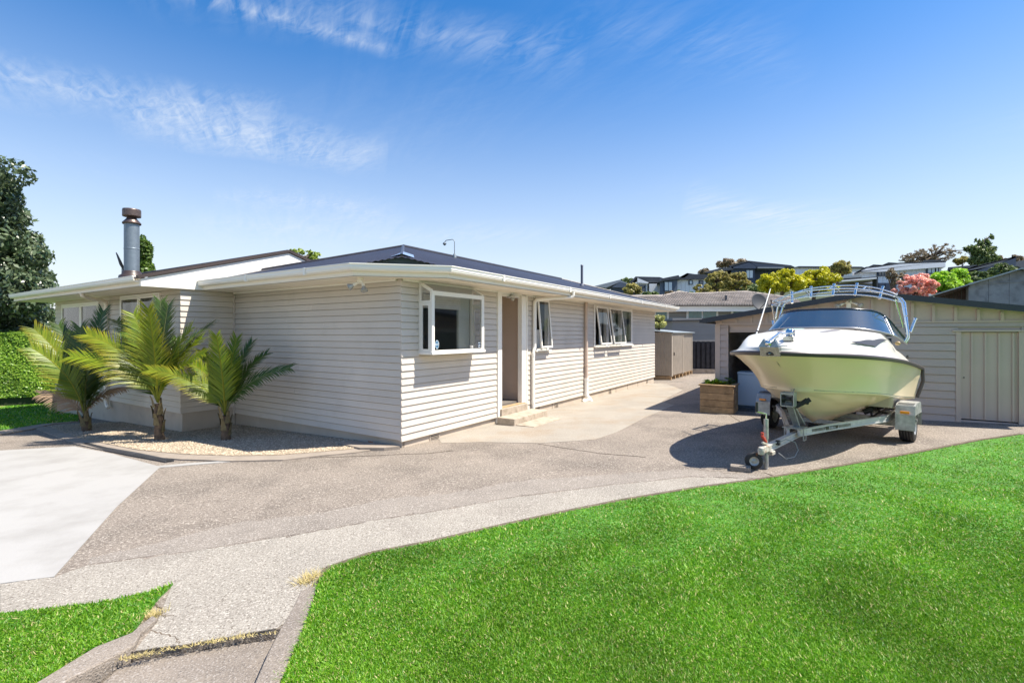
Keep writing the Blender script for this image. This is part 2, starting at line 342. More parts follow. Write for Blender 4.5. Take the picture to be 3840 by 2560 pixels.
def in_poly(P, poly):
    x, y = P[:, 0], P[:, 1]; r = np.zeros(len(P), bool); n = len(poly)
    for i in range(n):
        x0, y0 = poly[i]; x1, y1 = poly[(i + 1) % n]
        if y0 == y1: continue
        c = ((y0 > y) != (y1 > y)) & (x < (x1 - x0) * (y - y0) / (y1 - y0) + x0); r ^= c
    return r
def leaves(name, clumps, n, size, m, parent=None, shell=.28, stretch=1.6, droop=0., flat=0., seed=0, jit=.9, zcut=None):
    """foliage: leaf-sized quads spread through the outer part of many overlapping clumps"""
    g = np.random.default_rng(seed + 11); C = np.array([c[:3] for c in clumps], float); R = np.array([c[3:6] if len(c) > 4 else [c[3]] * 3 for c in clumps], float)
    wgt = (R[:, 0] * R[:, 2]); idx = g.choice(len(C), n, p=wgt / wgt.sum())
    d = g.normal(size=(n, 3)); d /= np.linalg.norm(d, axis=1)[:, None]; rr = 1 - np.abs(g.normal(size=n)) * shell; rr = np.clip(rr + g.normal(size=n) * .05, .05, 1.12)
    P = C[idx] + d * R[idx] * rr[:, None]
    if zcut is not None: k = P[:, 2] > zcut; P = P[k]; d = d[k]; n = len(P)
    nn = d + g.normal(size=(n, 3)) * jit; nn[:, 2] += .35 + flat; nn /= np.linalg.norm(nn, axis=1)[:, None]
    t = np.cross(nn, g.normal(size=(n, 3))); t[:, 2] -= droop; t -= nn * (t * nn).sum(1)[:, None]; t /= np.linalg.norm(t, axis=1)[:, None]; b = np.cross(nn, t)
    sz = (size * g.uniform(.6, 1.35, n))[:, None]
    A = P - t * sz * stretch * .5; Bv = P + b * sz * .5; Cv = P + t * sz * stretch * .5; D = P - b * sz * .5
    V = np.stack([A, Bv, Cv, D], 1).reshape(-1, 3); Q = np.arange(4 * n).reshape(n, 4)
    return tri_mesh(name, V, Q, m, parent)
def clump_cloud(c, r, k, cr, seed=0, lumpy=.5, bottom=-.6):
    """sub-clumps over an ellipsoid crown -> uneven outline with gaps"""
    g = random.Random(seed); out = []
    for _ in range(k):
        while True:
            d = Vector((g.gauss(0, 1), g.gauss(0, 1), g.gauss(0, 1))).normalized()
            if d.z > bottom: break
        q = g.uniform(.45, 1.0) ** .6; s = cr * g.uniform(.6, 1.35)
        q *= .93 + .24 * math.sin(d.x * 5.1 + seed) * math.cos(d.z * 4.3 + seed * 1.7); out.append((c[0] + d.x * r[0] * q, c[1] + d.y * r[1] * q, c[2] + d.z * r[2] * q, s, s, s * g.uniform(.6, .95)))
    return out
def trunk_mb(base, top, r, limbs=(), seed=0):
    mb = MB(); g = random.Random(seed); b, t = Vector(base), Vector(top); n = 6
    pts = [b.lerp(t, i / n) + Vector((g.uniform(-1, 1), g.uniform(-1, 1), 0)) * r * .5 * (i > 0) for i in range(n + 1)]
    mb.tube(pts, r, 8, rs=[r * (1.25 - .8 * i / n) for i in range(n + 1)])
    for (f, e) in limbs:
        s = b.lerp(t, f); e = Vector(e); mid = s.lerp(e, .5) + Vector((0, 0, .08 * (e - s).length))
        mb.tube([s, mid, e], r * .4, 6, rs=[r * .5, r * .32, r * .12])
    return mb
def tree(name, label, u, vtop, vbot, uw, y, m, k=40, cr=.3, n=6000, size=.12, base=None, seed=0, cat='tree', group=None, depth=1., shell=.3, flat=0., droop=0., trunkr=None, bare=False, bottom=-.7):
    """a tree whose crown spans the given width and heights of the photograph, standing y metres off"""
    c = at(u, (vtop + vbot) / 2, y); rx = uw / 2 / F * y; rz = (vbot - vtop) / 2 / F * y; bz = c.z - rz - 1.5 if base is None else base
    t = thing(name, label, cat, (c.x, y, bz), 0, group); cc = (0, 0, c.z - bz); s = cr * min(rx, rz)
    cl = clump_cloud(cc, (max(rx - s * .6, .05), (rx - s * .6) * depth, max(rz - s * .6, .05)), k, s, seed, bottom=bottom)
    limbs = [(random.Random(seed + i).uniform(.5, .95), cl[i][:3]) for i in range(min(len(cl), 26 if bare else 12))]
    trunk_mb((0, 0, 0), (0, 0, cc[2] + rz * .25), trunkr or max(.06, rx * .09), limbs, seed).build('trunk', M_bark, t)
    leaves('crown', cl, n, size, m, t, seed=seed, shell=shell, flat=flat, droop=droop); return t

# =================================================================== GROUND
def gzo(o): return lambda x, y: gz(x, y) + o
def flatfar(x, y):
    x = max(min(x, 16), -18); y = max(min(y, 30), -2); return gz(x, y)
def terrain():
    xs = sorted(set([-600, -300, -150, -80, -50] + list(range(-34, 60, 3)) + [70, 90, 120, 160, 250, 500])); ys = sorted(set([-300, -100, -40, -15] + list(range(-6, 60, 3)) + [70, 85, 100, 120, 150, 200, 300, 500, 900]))
    rows = []
    for y in ys:
        r = []
        for x in xs:
            z = flatfar(x, y) - (.07 if x > 5 or y > 30 else .45)
            hx = min(1, max(0, (x - y * .12) / 14)); hy = min(1, max(0, (y - 27) / 75))
            z += hx * (hy ** .9) * 10.2 + (max(0, x - 16) * .05 * hx if y > 10 else 0)
            r.append((x, y, z))
        rows.append(r)
    mb = MB(); mb.grid(rows, smooth=True); struct(mb, 'ground', M_hill)
terrain()
# driveway slab
lawn_edge_px = [(740, 1305), (860, 1275), (1000, 1248), (1150, 1213), (1300, 1180), (1450, 1150), (1600, 1125), (1760, 1103), (1900, 1080), (2100, 1045), (2250, 1015), (2352, 1000)]
D = lambda x, y: gp(x * 1.6327, y * 1.6327)
Z5 = lambda x, y: gp(x / 1.68, 2000 + y / 1.68)
lawn_edge = [D(*p) for p in lawn_edge_px]
crackL, crackR = Z5(840, 742), Z5(1768, 597)
drive = [(-3.3, 3.0), Z5(690, 690), crackL, Z5(950, 722), Z5(1050, 707), Z5(1150, 700), Z5(1300, 672), Z5(1450, 648), Z5(1600, 618), crackR, Z5(1900, 400), (-1.2, 3.6), (-.5, 3.9), (3, 5.4), (9, 8), (16, 11), (16, 30), (2, 30), (-3, 14), (-16, 16), (-24, 14), (-24, 3)]
mb = MB(); mb.prism(drive, gzo(-.4), gzo(0)); struct(mb, 'driveway', M_conc)
# lower path slab at the bottom edge, a step down
low = [Z5(560, 960), Z5(760, 790), Z5(860, 752), Z5(1768, 612), Z5(1660, 780), Z5(1580, 960), (-1.2, 1.2), (-2.6, 1.2)]
mb = MB(); mb.prism([(x, y) for x, y in low], gzo(-.3), gzo(-.045)); struct(mb, 'garden_path', M_kerb)
# pale aggregate along the lawn and down to the path
pal = [gp(0, 2310), gp(0, 2190), gp(202, 2166), gp(330, 2120), gp(640, 2080), gp(900, 2040), gp(1150, 2000), gp(1450, 1945), gp(1650, 1935), gp(1900, 1880), gp(2250, 1830), gp(2600, 1790), gp(2900, 1800),
       gp(2860, 1812), gp(2700, 1824), gp(2480, 1850)] + [D(x, y) for x, y in lawn_edge_px[:6][::-1]] + [Z5(2000, 290), Z5(1890, 400), Z5(1800, 560), Z5(1740, 601), Z5(1600, 622), Z5(1450, 650), Z5(1300, 676), Z5(1150, 704), Z5(1050, 712), Z5(950, 726), Z5(850, 742), Z5(990, 560), Z5(1080, 340), Z5(700, 430), Z5(370, 470)]
def rough(pts, amp, step, seed=1):
    g = random.Random(seed); out = []
    for a, b in zip(pts[:-1], pts[1:]):
        L_ = math.hypot(b[0] - a[0], b[1] - a[1]); n = max(1, int(L_ / step))
        for k in range(n): f = k / n; q = amp * g.gauss(0, 1) * (k > 0); out.append((a[0] + (b[0] - a[0]) * f + q * .5, a[1] + (b[1] - a[1]) * f + q))
    return out + [pts[-1]]
inner_px = [(0, 2190), (202, 2166), (330, 2120), (640, 2080), (900, 2040), (1150, 2000), (1450, 1945), (1650, 1915), (1900, 1870), (2250, 1825), (2600, 1790), (2900, 1800)]
pal = [pal[0]] + rough([gp(*p) for p in inner_px], .018, .06, 2) + pal[13:]
mb = MB(); mb.prism(pal, gzo(.0), gzo(.006)); struct(mb, 'driveway_edge_strip', M_pale)
wb = rough([gp(u, v - 4) for u, v in inner_px[2:]], .02, .08, 4)[::-1]; wb2 = rough([gp(u + 10, v - d) for (u, v), d in zip(inner_px[2:], (30, 60, 85, 70, 75, 60, 62, 45, 30, 4))], .035, .09, 5)
mb = MB(); mb.prism(wb2 + wb, gzo(.0), gzo(.003)); struct(mb, 'worn_driveway_band', mat('worn_aggregate_concrete', (.25, .215, .178), .9, var=.16, vscale=1.1, bump=.9, bscale=85, stain=((.16, .135, .11), .8, .48, .66, .5),
             speck=[((.50, .45, .39), 58, .54, .64, .8), ((.11, .09, .075), 62, .44, .34, .8)]))
# new white slab with its thin tail
wh = [gp(-900, 1860), gp(0, 1690), gp(278, 1674), gp(420, 1702), gp(592, 1748), gp(700, 1738), gp(850, 1728), gp(982, 1722), gp(850, 1733), gp(700, 1745), gp(598, 1754), gp(439, 1900), gp(202, 2164), gp(0, 2190), gp(-900, 2300)]
mb = MB(); mb.prism(wh, gzo(0), gzo(.009)); struct(mb, 'white_concrete_slab', M_slab)
# cream path along the house
hp = [gp(1655, 1662), gp(1800, 1658), gp(2020, 1662), gp(2130, 1655), gp(2230, 1648), gp(2310, 1622), gp(2420, 1565), gp(2530, 1520), gp(2480, 1505), gp(2560, 1462), gp(2500, 1440), h2w(14.4, -.45), h2w(14.4, .02), h2w(.95, .02), h2w(.85, -.12)]
mb = MB(); mb.prism(hp, gzo(0), gzo(.006)); struct(mb, 'house_path', M_path)
# gravel bed with its mowing strip
bed_px = [(120, 1605), (168, 1622), (286, 1668), (388, 1690), (510, 1712), (679, 1726), (867, 1732), (1060, 1728), (1200, 1712), (1330, 1700), (1388, 1692)]
outer = [gp(*p) for p in bed_px]; inn = [gp(*p) for p in [(175, 1600), (230, 1622), (300, 1645), (400, 1668), (520, 1692), (690, 1708), (870, 1714), (1040, 1712), (1180, 1700), (1300, 1690), (1350, 1682)]]
back = [h2w(.05, 1.2), h2w(.05, 5.4), h2w(-1.07, 5.5), h2w(-1.07, 8.7)]
mb = MB(); mb.prism(outer + back, gzo(0), gzo(.022)); struct(mb, 'mowing_strip', M_edge)
mb = MB(); mb.prism(inn + back, gzo(.0), gzo(.03)); struct(mb, 'gravel_bed', M_gbase)
def pebbles():
    poly = inn + back; xs = [p[0] for p in poly]; ys = [p[1] for p in poly]; n = 34000
    P = np.stack([RNG.uniform(min(xs), max(xs), n), RNG.uniform(min(ys), max(ys), n)], 1); P = P[in_poly(P, poly)]; n = len(P)
    z = .0206 * (P[:, 0] + 1.92) - .0232 * (P[:, 1] - 8.49) + .032
    base = np.array([[1, 0, 0], [-.5, .86, 0], [-.5, -.86, 0], [0, 0, .75], [.3, .2, .6]]); F5 = np.array([[0, 1, 3], [1, 2, 3], [2, 0, 3]])
    a = RNG.uniform(0, 6.28, n); s = RNG.uniform(.009, .02, n); ca, sa = np.cos(a) * s, np.sin(a) * s
    V = np.zeros((n, 4, 3)); b4 = base[:4]; tl = RNG.normal(0, .35, (n, 2))
    V[:, :, 0] = b4[None, :, 0] * ca[:, None] - b4[None, :, 1] * sa[:, None] + P[:, 0:1]
    V[:, :, 1] = b4[None, :, 0] * sa[:, None] + b4[None, :, 1] * ca[:, None] + P[:, 1:2]
    V[:, :, 2] = z[:, None] + b4[None, :, 2] * s[:, None] + (b4[None, :, 0] * tl[:, 0:1] + b4[None, :, 1] * tl[:, 1:2]) * s[:, None] * .7
    T = (F5[None] + (np.arange(n) * 4)[:, None, None]).reshape(-1, 3)
    o = tri_mesh('gravel', V.reshape(-1, 3), T, M_pebble); o['kind'] = 'stuff'; o['label'] = 'cream pebble gravel spread in the palm bed along the house'; o['category'] = 'gravel'
pebbles()
# trench drain
t = thing('trench_drain', 'long black slotted channel drain set in the concrete beside the gravel bed', 'drain', (*gp(500, 1706), gz(*gp(500, 1706)) + .012))
o3 = Vector(t.location)
dl = [gp(310, 1668), gp(395, 1692), gp(500, 1713), gp(620, 1735), gp(653, 1730), gp(520, 1702), gp(400, 1681), gp(330, 1664)]
mb = MB(); mb.prism([(x - o3.x, y - o3.y) for x, y in dl], lambda x, y: gz(x + o3.x, y + o3.y) - o3.z + .0, lambda x, y: gz(x + o3.x, y + o3.y) - o3.z + .026); mb.build('channel', M_drain, t)
mb = MB()
for i in range(46):
    f = i / 45; a = Vector(dl[0]).lerp(Vector(dl[3]), f); b = Vector(dl[7]).lerp(Vector(dl[4]), f); a = a.lerp(b, .15); b = a.lerp(b, .8)
    sag = math.sin(f * math.pi) * -.06
    mb.bar((a.x - o3.x, a.y - o3.y + sag, gz(*a) - o3.z + .028), (b.x - o3.x, b.y - o3.y + sag, gz(*b) - o3.z + .028), .012, .006)
mb.build('grate', M_black, t, kind='stuff')
# lawns
lawnR = [Z5(1780, 960), Z5(1890, 690), Z5(1945, 540), Z5(1990, 400), Z5(2010, 310), Z5(2080, 230)] + lawn_edge[1:] + [(11, 9.6), (16, 12), (22, 14), (22, -3), (-.8, -3)]
mb = MB(); mb.prism(lawnR, gzo(-.3), gzo(.022)); struct(mb, 'lawn', M_turf)
sk = [Z5(1880, 690), Z5(1985, 395), Z5(2060, 225)] + [D(x - 8, y - 3) for x, y in lawn_edge_px[1:]]
mb = MB()
for a, b in zip(sk[:-1], sk[1:]): mb.bar((a[0], a[1], gz(*a)), (b[0], b[1], gz(*b)), .05, .03)
struct(mb, 'lawn_soil_edge', M_soil)
lawnL = [gp(-500, 2420), gp(0, 2308), gp(370, 2268), gp(560, 2225), gp(648, 2196), gp(600, 2240), Z5(960, 470), Z5(900, 545), Z5(830, 640), Z5(600, 735), Z5(440, 830), Z5(250, 960), (-3.6, 1.5), (-6, 1.5)]
mb = MB(); mb.prism(lawnL, gzo(-.3), gzo(.018)); struct(mb, 'corner_lawn', M_turf)
lawnF = [gp(0, 1618), gp(160, 1592), gp(290, 1582), h2w(-1.05, 11.7), h2w(-1.05, 13.6), h2w(2, 13.8), h2w(5, 18), (-24, 24), (-30, 17), (-16, 10.8)]
mb = MB(); mb.prism(lawnF, gzo(-.1), gzo(.02)); struct(mb, 'far_lawn', M_turf)
bp = [gp(-300, 1690), gp(0, 1632), gp(120, 1612), gp(200, 1592), gp(290, 1582), gp(160, 1593), gp(0, 1619), gp(-300, 1670)]
mb = MB(); mb.prism(bp, gzo(0), gzo(.03)); struct(mb, 'lawn_kerb', M_edge)
def grass(name, poly, n, h=(.009, .021), w=.0046, ymax=9.5, ymin=2.0, power=2.0, label='', off=.022):
    y = 1 / np.sqrt(RNG.uniform(1 / ymax ** 2, 1 / ymin ** 2, n)) if power == 2 else RNG.uniform(ymin, ymax, n)
    x = RNG.uniform(-1.12, 1.12, n) * y
    P = np.stack([x, y], 1); P = P[in_poly(P, poly)]; n = len(P); x, y = P[:, 0], P[:, 1]
    z = .0206 * (x + 1.92) - .0232 * (y - 8.49) + off
    a = RNG.uniform(0, 2 * math.pi, n); H = RNG.uniform(*h, n) * (.75 + .5 * np.sin(x * 2.3 + np.cos(y * 1.9) * 2) ** 2); ln = np.abs(RNG.normal(.95, .6, n)); la = RNG.uniform(0, 2 * math.pi, n)
    Wd = w * (1 + y * .12) * RNG.uniform(.7, 1.4, n)
    V = np.zeros((n, 3, 3)); V[:, 0] = np.stack([x - np.cos(a) * Wd, y - np.sin(a) * Wd, z - .004], 1); V[:, 1] = np.stack([x + np.cos(a) * Wd, y + np.sin(a) * Wd, z - .004], 1)
    V[:, 2] = np.stack([x + np.cos(la) * H * ln, y + np.sin(la) * H * ln, z + H], 1)
    o = tri_mesh(name, V.reshape(-1, 3), np.arange(3 * n).reshape(n, 3), L_grass); o['kind'] = 'stuff'; o['label'] = label; o['category'] = 'grass'
grass('lawn_grass', lawnR, 900000, label='short bright green mown grass of the large front lawn')
grass('corner_grass', lawnL, 420000, ymax=4.6, ymin=2.0, label='short green grass of the small corner lawn by the white slab', off=.018)
grass('far_grass', lawnF, 90000, h=(.03, .05), w=.006, ymax=18, ymin=8.5, power=0, label='green grass of the lawn in front of the hedge', off=.02)
# kerbs at the path
def kerb(name, outer_, inner_, h0, label):
    t = outer_ + inner_[::-1]; mb = MB(); mb.prism(t, gzo(-.3), gzo(h0)); o = mb.build(name, M_kerb, bevel=.008); o['kind'] = 'structure'
kerb('left_kerb', [Z5(960, 540), Z5(830, 650), Z5(600, 742), Z5(270, 945), Z5(60, 1080)], [Z5(995, 560), Z5(885, 655), Z5(850, 725), Z5(775, 772), Z5(440, 945), Z5(200, 1110)], .03, '')
kerb('right_kerb', [Z5(2000, 330), Z5(1985, 400), Z5(1940, 545), Z5(1888, 690), Z5(1765, 945), Z5(1700, 1080)], [Z5(1895, 372), Z5(1850, 470), Z5(1772, 602), Z5(1700, 740), Z5(1610, 945), Z5(1560, 1080)], .016, '')
def tufts(name, pts, n, h, label, m=L_dry, spread=.03):
    V = []; 
    for i in range(n):
        f = RNG.uniform(0, len(pts) - 1.001); k = int(f); q = f - k; a, b = pts[k], pts[k + 1]
        x = a[0] + (b[0] - a[0]) * q + RNG.normal(0, spread); y = a[1] + (b[1] - a[1]) * q + RNG.normal(0, spread * .6); z = gz(x, y) + .0
        an = RNG.uniform(0, 6.28); H = h * RNG.uniform(.5, 1.3); l = RNG.uniform(.8, 2.6); w = .0028
        V += [(x - math.cos(an) * w, y - math.sin(an) * w, z), (x + math.cos(an) * w, y + math.sin(an) * w, z), (x + math.sin(an) * H * l, y - math.cos(an) * H * l, z + H)]
    V = np.array(V); o = tri_mesh(name, V, np.arange(len(V)).reshape(-1, 3), m); o['kind'] = 'stuff'; o['label'] = label; o['category'] = 'grass tufts'
tufts('dry_grass', [Z5(760, 795), Z5(900, 768), Z5(1050, 735), Z5(1300, 690), Z5(1500, 655), Z5(1750, 620)], 380, .015, 'dry straw grass grown in the joint across the garden path', spread=.014)
tufts('edge_grass', [Z5(1780, 960), Z5(1890, 690), Z5(1990, 400), Z5(2080, 230)] + lawn_edge[1:], 3800, .022, 'uneven green grass hanging over the edge of the large lawn', m=L_grass, spread=.018)
tufts('dry_tuft', [Z5(900, 545), Z5(1010, 500)], 160, .03, 'dry weed tuft at the top of the left kerb', spread=.03)
tufts('weed_tuft', [Z5(1900, 330), Z5(1990, 260)], 260, .04, 'straw coloured weeds at the corner of the big lawn and the right kerb', spread=.035)
# cracks in the concrete: thin recessed-looking seams of dirt
def seam(name, pts, w=.008):
    mb = MB(); g = random.Random(3)
    P = []
    for a, b in zip(pts[:-1], pts[1:]):
        for k in range(5):
            f = k / 5; P.append((a[0] + (b[0] - a[0]) * f + g.uniform(-.012, .012), a[1] + (b[1] - a[1]) * f + g.uniform(-.012, .012)))
    P.append(pts[-1])
    for a, b in zip(P[:-1], P[1:]): mb.bar((a[0], a[1], gz(*a) + .0035), (b[0], b[1], gz(*b) + .0035), w * g.uniform(.5, 1.2), .006)
    struct(mb, name, M_soil)
seam('path_crack', [Z5(955, 615), Z5(1050, 640), Z5(1115, 665), Z5(1125, 700)], .008)
seam('path_crack', [Z5(975, 430), Z5(1010, 470), Z5(1020, 515), Z5(1095, 522)], .008)
seam('drive_crack', [gp(2720, 1536), gp(2735, 1556), gp(2775, 1580)], .007)
seam('drive_crack', [gp(2870, 1773), gp(2905, 1785), gp(2945, 1800)], .012)
seam('drive_joint', [gp(2020, 1664), gp(2130, 1682), gp(2250, 1700), gp(2420, 1714)], .005)
seam('drive_joint', [gp(1000, 1722), gp(1300, 1712), gp(1600, 1700), (-1.0, 8.2)], .006)

# =================================================================== HOUSE
house = thing('house', 'single storey pale weatherboard house with dark hip roof and wide white eaves', 'house', (C0[0], C0[1], 0), RZ)
PIT = .1225
board_me = None
def board_mesh():
    mb = MB()
    prof = [(-.008, 0), (.029, 0), (.011, PIT - .0105), (-.007, PIT - .0105), (-.007, PIT + .004), (-.008, PIT + .004)]     # (outward, up)
    v = [(x, -d, z) for x in (0, 1) for d, z in prof]; k = len(prof)
    mb.add(v, [tuple(range(k)), tuple(range(2 * k - 1, k - 1, -1))] + [(i, i + k, (i + 1) % k + k, (i + 1) % k) for i in range(k)])
    me = bpy.data.meshes.new('weatherboard'); me.from_pydata(mb.v, [], mb.f); me.materials.append(M_board); me.update(); return me
BOARD = board_mesh(); GBOARD = BOARD.copy(); GBOARD.materials[0] = M_gboard
def wall(parent, name, p0, ang, length, z0, z1, openings, thick=.09, base=None, me=None, backm=None, pitch=PIT, boards=True, top=None, jog=True, ext=0):
    """local wall: runs +x from p0 turned by ang, outward is -y of the wall frame. One part with its boards as sub-parts"""
    mb = MB(); xs = sorted(set([0, length] + [q for o in openings for q in o[:2]]))
    for a, b in zip(xs[:-1], xs[1:]):
        op = sorted([o for o in openings if o[0] < (a + b) / 2 < o[1]], key=lambda o: o[2]); z = z0
        for o in op:
            if o[2] > z: mb.box(a, b, .010, thick, z, o[2])
            z = o[3]
        if z < z1: mb.box(a, b, .010, thick, z, z1)
    w = mb.build(name, backm or M_board, parent); w.location = (p0[0], p0[1], 0); w.rotation_euler = (0, 0, ang)
    if not boards: return w
    z = z0; k = 0; g = random.Random(int(length * 100))
    while z < z1 - .03:
        h = min(pitch, z1 - z); segs = [(0, length)]
        for o in openings:
            if min(o[3], z + h) - max(o[2], z) > h * .3:
                ns = []
                for a, b in segs:
                    if o[1] <= a or o[0] >= b: ns.append((a, b)); continue
                    if o[0] > a: ns.append((a, o[0]))
                    if o[1] < b: ns.append((o[1], b))
                segs = ns
        for a, b in segs:
            if b - a < .02: continue
            if a == 0: a = -ext
            cuts = [a]
            if b - a > 5 and jog: cuts.append(a + (b - a) * g.uniform(.35, .65))
            cuts.append(b)
            for c0, c1 in zip(cuts[:-1], cuts[1:]):
                o = bpy.data.objects.new('weatherboard', me or BOARD); COL.objects.link(o); o.parent = w
                o.location = (c0, -g.uniform(0, .0015), z); o.scale = (c1 - c0 - .001, 1, (h / PIT) if h < pitch else pitch / PIT)
        z += pitch; k += 1
    return w
ZT = 2.95; zb = .12
opR = [(.40, 1.985, 1.63, 2.94), (2.98, 4.10, -.1, 2.95), (4.60, 5.30, 1.56, 2.92), (8.38, 9.42, 1.57, 2.92), (9.52, 11.95, 1.57, 2.92)]
WR = wall(house, 'side_wall', (0, 0), 0, 14.98, zb, ZT, opR, ext=.031)
opFL = [(13.5 - 8.61, 13.5 - 6.42, 1.45, 2.93), (13.5 - 12.87, 13.5 - 10.0, 1.2, 2.85)]
WF = wall(house, 'front_wall', (0, 5.46), -math.pi / 2, 5.46, zb + .02, ZT, [])
WJ = wall(house, 'return_wall', (-1.122, 5.46), 0, 1.122, .28, ZT, [], ext=.031)
WL = wall(house, 'front_wall', (-1.122, 13.5), -math.pi / 2, 13.5 - 5.46, .28, ZT, opFL)
# far walls closing the house
mb = MB(); mb.box(14.98 - .09, 14.975, .09, 6, -.5, ZT); mb.box(2, 14.98, 6, 6.1, -.5, ZT); mb.box(-1.03, 3.9, 13.41, 13.495, -.6, ZT); mb.box(3.8, 3.9, 6, 13.5, -.5, ZT)
mb.build('back_wall', M_board, house)
# interior: floor, ceiling, partition
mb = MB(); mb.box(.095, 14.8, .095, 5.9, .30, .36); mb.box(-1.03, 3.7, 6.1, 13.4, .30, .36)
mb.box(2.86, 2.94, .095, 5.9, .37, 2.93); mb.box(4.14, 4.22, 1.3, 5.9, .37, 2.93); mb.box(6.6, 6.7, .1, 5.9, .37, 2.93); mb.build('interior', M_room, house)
# foundation plinth
mb = MB(); mb.box(.03, 14.95, .02, .09, -.6, zb); mb.box(.02, .085, .02, 5.46, -.6, zb + .02); mb.box(-1.10, .02, 5.475, 5.53, -.7, .28); mb.box(-1.105, -1.03, 5.47, 13.48, -.9, .28)
pl = mb.build('foundation', M_found, house)
for s_ in (5.6, 10.4, 11.6, 12.8): mb = MB(); mb.box(s_, s_ + .012, .015, .021, -.3, zb - .003); mb.build('panel_joint', M_vent, pl)
# foundation vents
def vent(s_, z0, w_=.28, h_=.19):
    mb = MB(); mb.box(s_, s_ + w_, .005, .018, z0, z0 + h_); o = mb.build('vent', M_found, house)
    m2 = MB()
    for k in range(6): m2.box(s_ + .02, s_ + w_ - .02, .0, .004, z0 + .02 + k * .027, z0 + .033 + k * .027)
    m2.build('vent_slot', M_vent, o)
for a in ((.72, -.09), (4.72, -.08, .2, .15), (5.75, -.1, .2, .15), (9.72, -.1, .22, .15), (13.9, -.05, .2, .17)): vent(*a)
# soffit / ceiling, fascia, gutter
EV = .74; ZG = 3.15
sof = [(-EV, .37), (.37, -EV), (15.72, -EV), (15.72, 6.74), (4.6, 6.74), (4.6, 14.2), (-1.9, 14.2), (-1.9, 5.43), (-EV, 5.43)]
mb = MB(); mb.prism(sof, 2.952, 2.962); mb.build('soffit', M_soffit, house)
mb = MB()
for k in range(10): mb.box(1.2 + k * 1.5, 1.225 + k * 1.5, -.72, -.03, 2.945, 2.9515)
for k in range(3): mb.box(-.72, -.03, 1.2 + k * 1.5, 1.225 + k * 1.5, 2.945, 2.9515)
mb.box(0.0, 14.9, -.03, -.0275 + .001, 2.915, 2.951); mb.box(-.06, -.028, .1, 5.4, 2.915, 2.951)
mb.build('soffit_batten', M_white, house)
def sweep(poly, prof, closed=False):
    """profile (outward, z) along a plan polyline whose outside is on the right-hand side"""
    rows = []; n = len(poly)
    for i, p in enumerate(poly):
        p = Vector(p); a = Vector(poly[i - 1]) if i > 0 else None; b = Vector(poly[i + 1]) if i < n - 1 else None
        d1 = (p - a).normalized() if a is not None else (b - p).normalized(); d2 = (b - p).normalized() if b is not None else d1
        n1 = Vector((d1.y, -d1.x)); n2 = Vector((d2.y, -d2.x)); m = (n1 + n2).normalized(); m = m / max(.3, m.dot(n1))
        rows.append([(p.x + m.x * o, p.y + m.y * o, z) for o, z in prof])
    return rows
eave = [(-EV, 5.36), (-EV, .37), (.37, -EV), (15.72, -EV), (15.72, 6.74)]
eaveL = [(-1.9, 14.2), (-1.9, 5.43)]
def strip(name, paths, prof, m, **k):
    mb = MB()
    for p in paths:
        rows = sweep(p, prof); mb.grid(rows, smooth=False, closed=True); mb.add(rows[0], [tuple(range(len(prof)))]); mb.add(rows[-1], [tuple(range(len(prof)))[::-1]])
    return mb.build(name, m, house, **k)
strip('fascia', [eave, eaveL], [(-.025, 2.952), (-.0, 2.952), (-.0, 3.13), (-.025, 3.13)], M_soffit)
gut = [(.003, 3.035), (.06, 3.035), (.095, 3.055), (.11, 3.09), (.11, 3.135), (.125, 3.14), (.125, 3.155), (.10, 3.155), (.10, 3.06), (.003, 3.05)]
g1 = strip('gutter', [eave], gut, M_gutter); g2 = strip('gutter', [eaveL], gut, M_gutter)
# gutter joints and brackets
for s_ in (1.9, 4.9, 7.6, 10.6, 13.6): mb = MB(); mb.box(s_, s_ + .05, -EV - .128, -EV - .02, 3.032, 3.158); mb.build('gutter_joiner', M_gutter, g1)
for l_ in (1.5, 3.4): mb = MB(); mb.box(-EV - .128, -EV - .02, l_, l_ + .05, 3.032, 3.158); mb.build('gutter_joiner', M_gutter, g1)
# corrugated roof planes
SL = .2976; ZE = 3.135; AMP = .0085; PW = .0762
def zroof(d): return ZE + SL * d
def corr(name, u0, u1, lo, hi, pt, m=M_roof, nseg=2):
    """corrugated sheet: columns across u; lo(u)..hi(u) distance up the slope; pt(u, d) -> xyz"""
    n = int((u1 - u0) / PW * 6); rows = []
    for i in range(n + 1):
        u = u0 + (u1 - u0) * i / n; a, b = lo(u), hi(u)
        if b < a: b = a
        w = AMP * math.sin(2 * math.pi * u / PW); r = []
        for k in range(nseg + 1):
            x, y, z = pt(u, a + (b - a) * k / nseg); r.append((x, y, z + w))
        rows.append(r)
    mb = MB(); mb.grid(rows); return mb.build(name, m, house)
# right plane (faces the driveway)
corr('roof', -.185, 15.76, lambda s: max(-.80, -.37 - s - .05), lambda s: min(3, s, 15 - s) if s < 15.2 else max(-.8, 15 - s), lambda s, l: (s, l, zroof(l + EV)))
# front hip plane
corr('roof', -.185, 6.7, lambda l: max(-.80, -.37 - l - .05), lambda l: min(l, 6 - l) if -.2 < l < 6.8 else -.8, lambda l, s: (s, l, zroof(s + EV)))
corr('roof', 1.0, 14.0, lambda s: max(3, 6 - s, s - 9), lambda s: 6.74, lambda s, l: (s, l, zroof(3 + EV) - SL * (l - 3)))
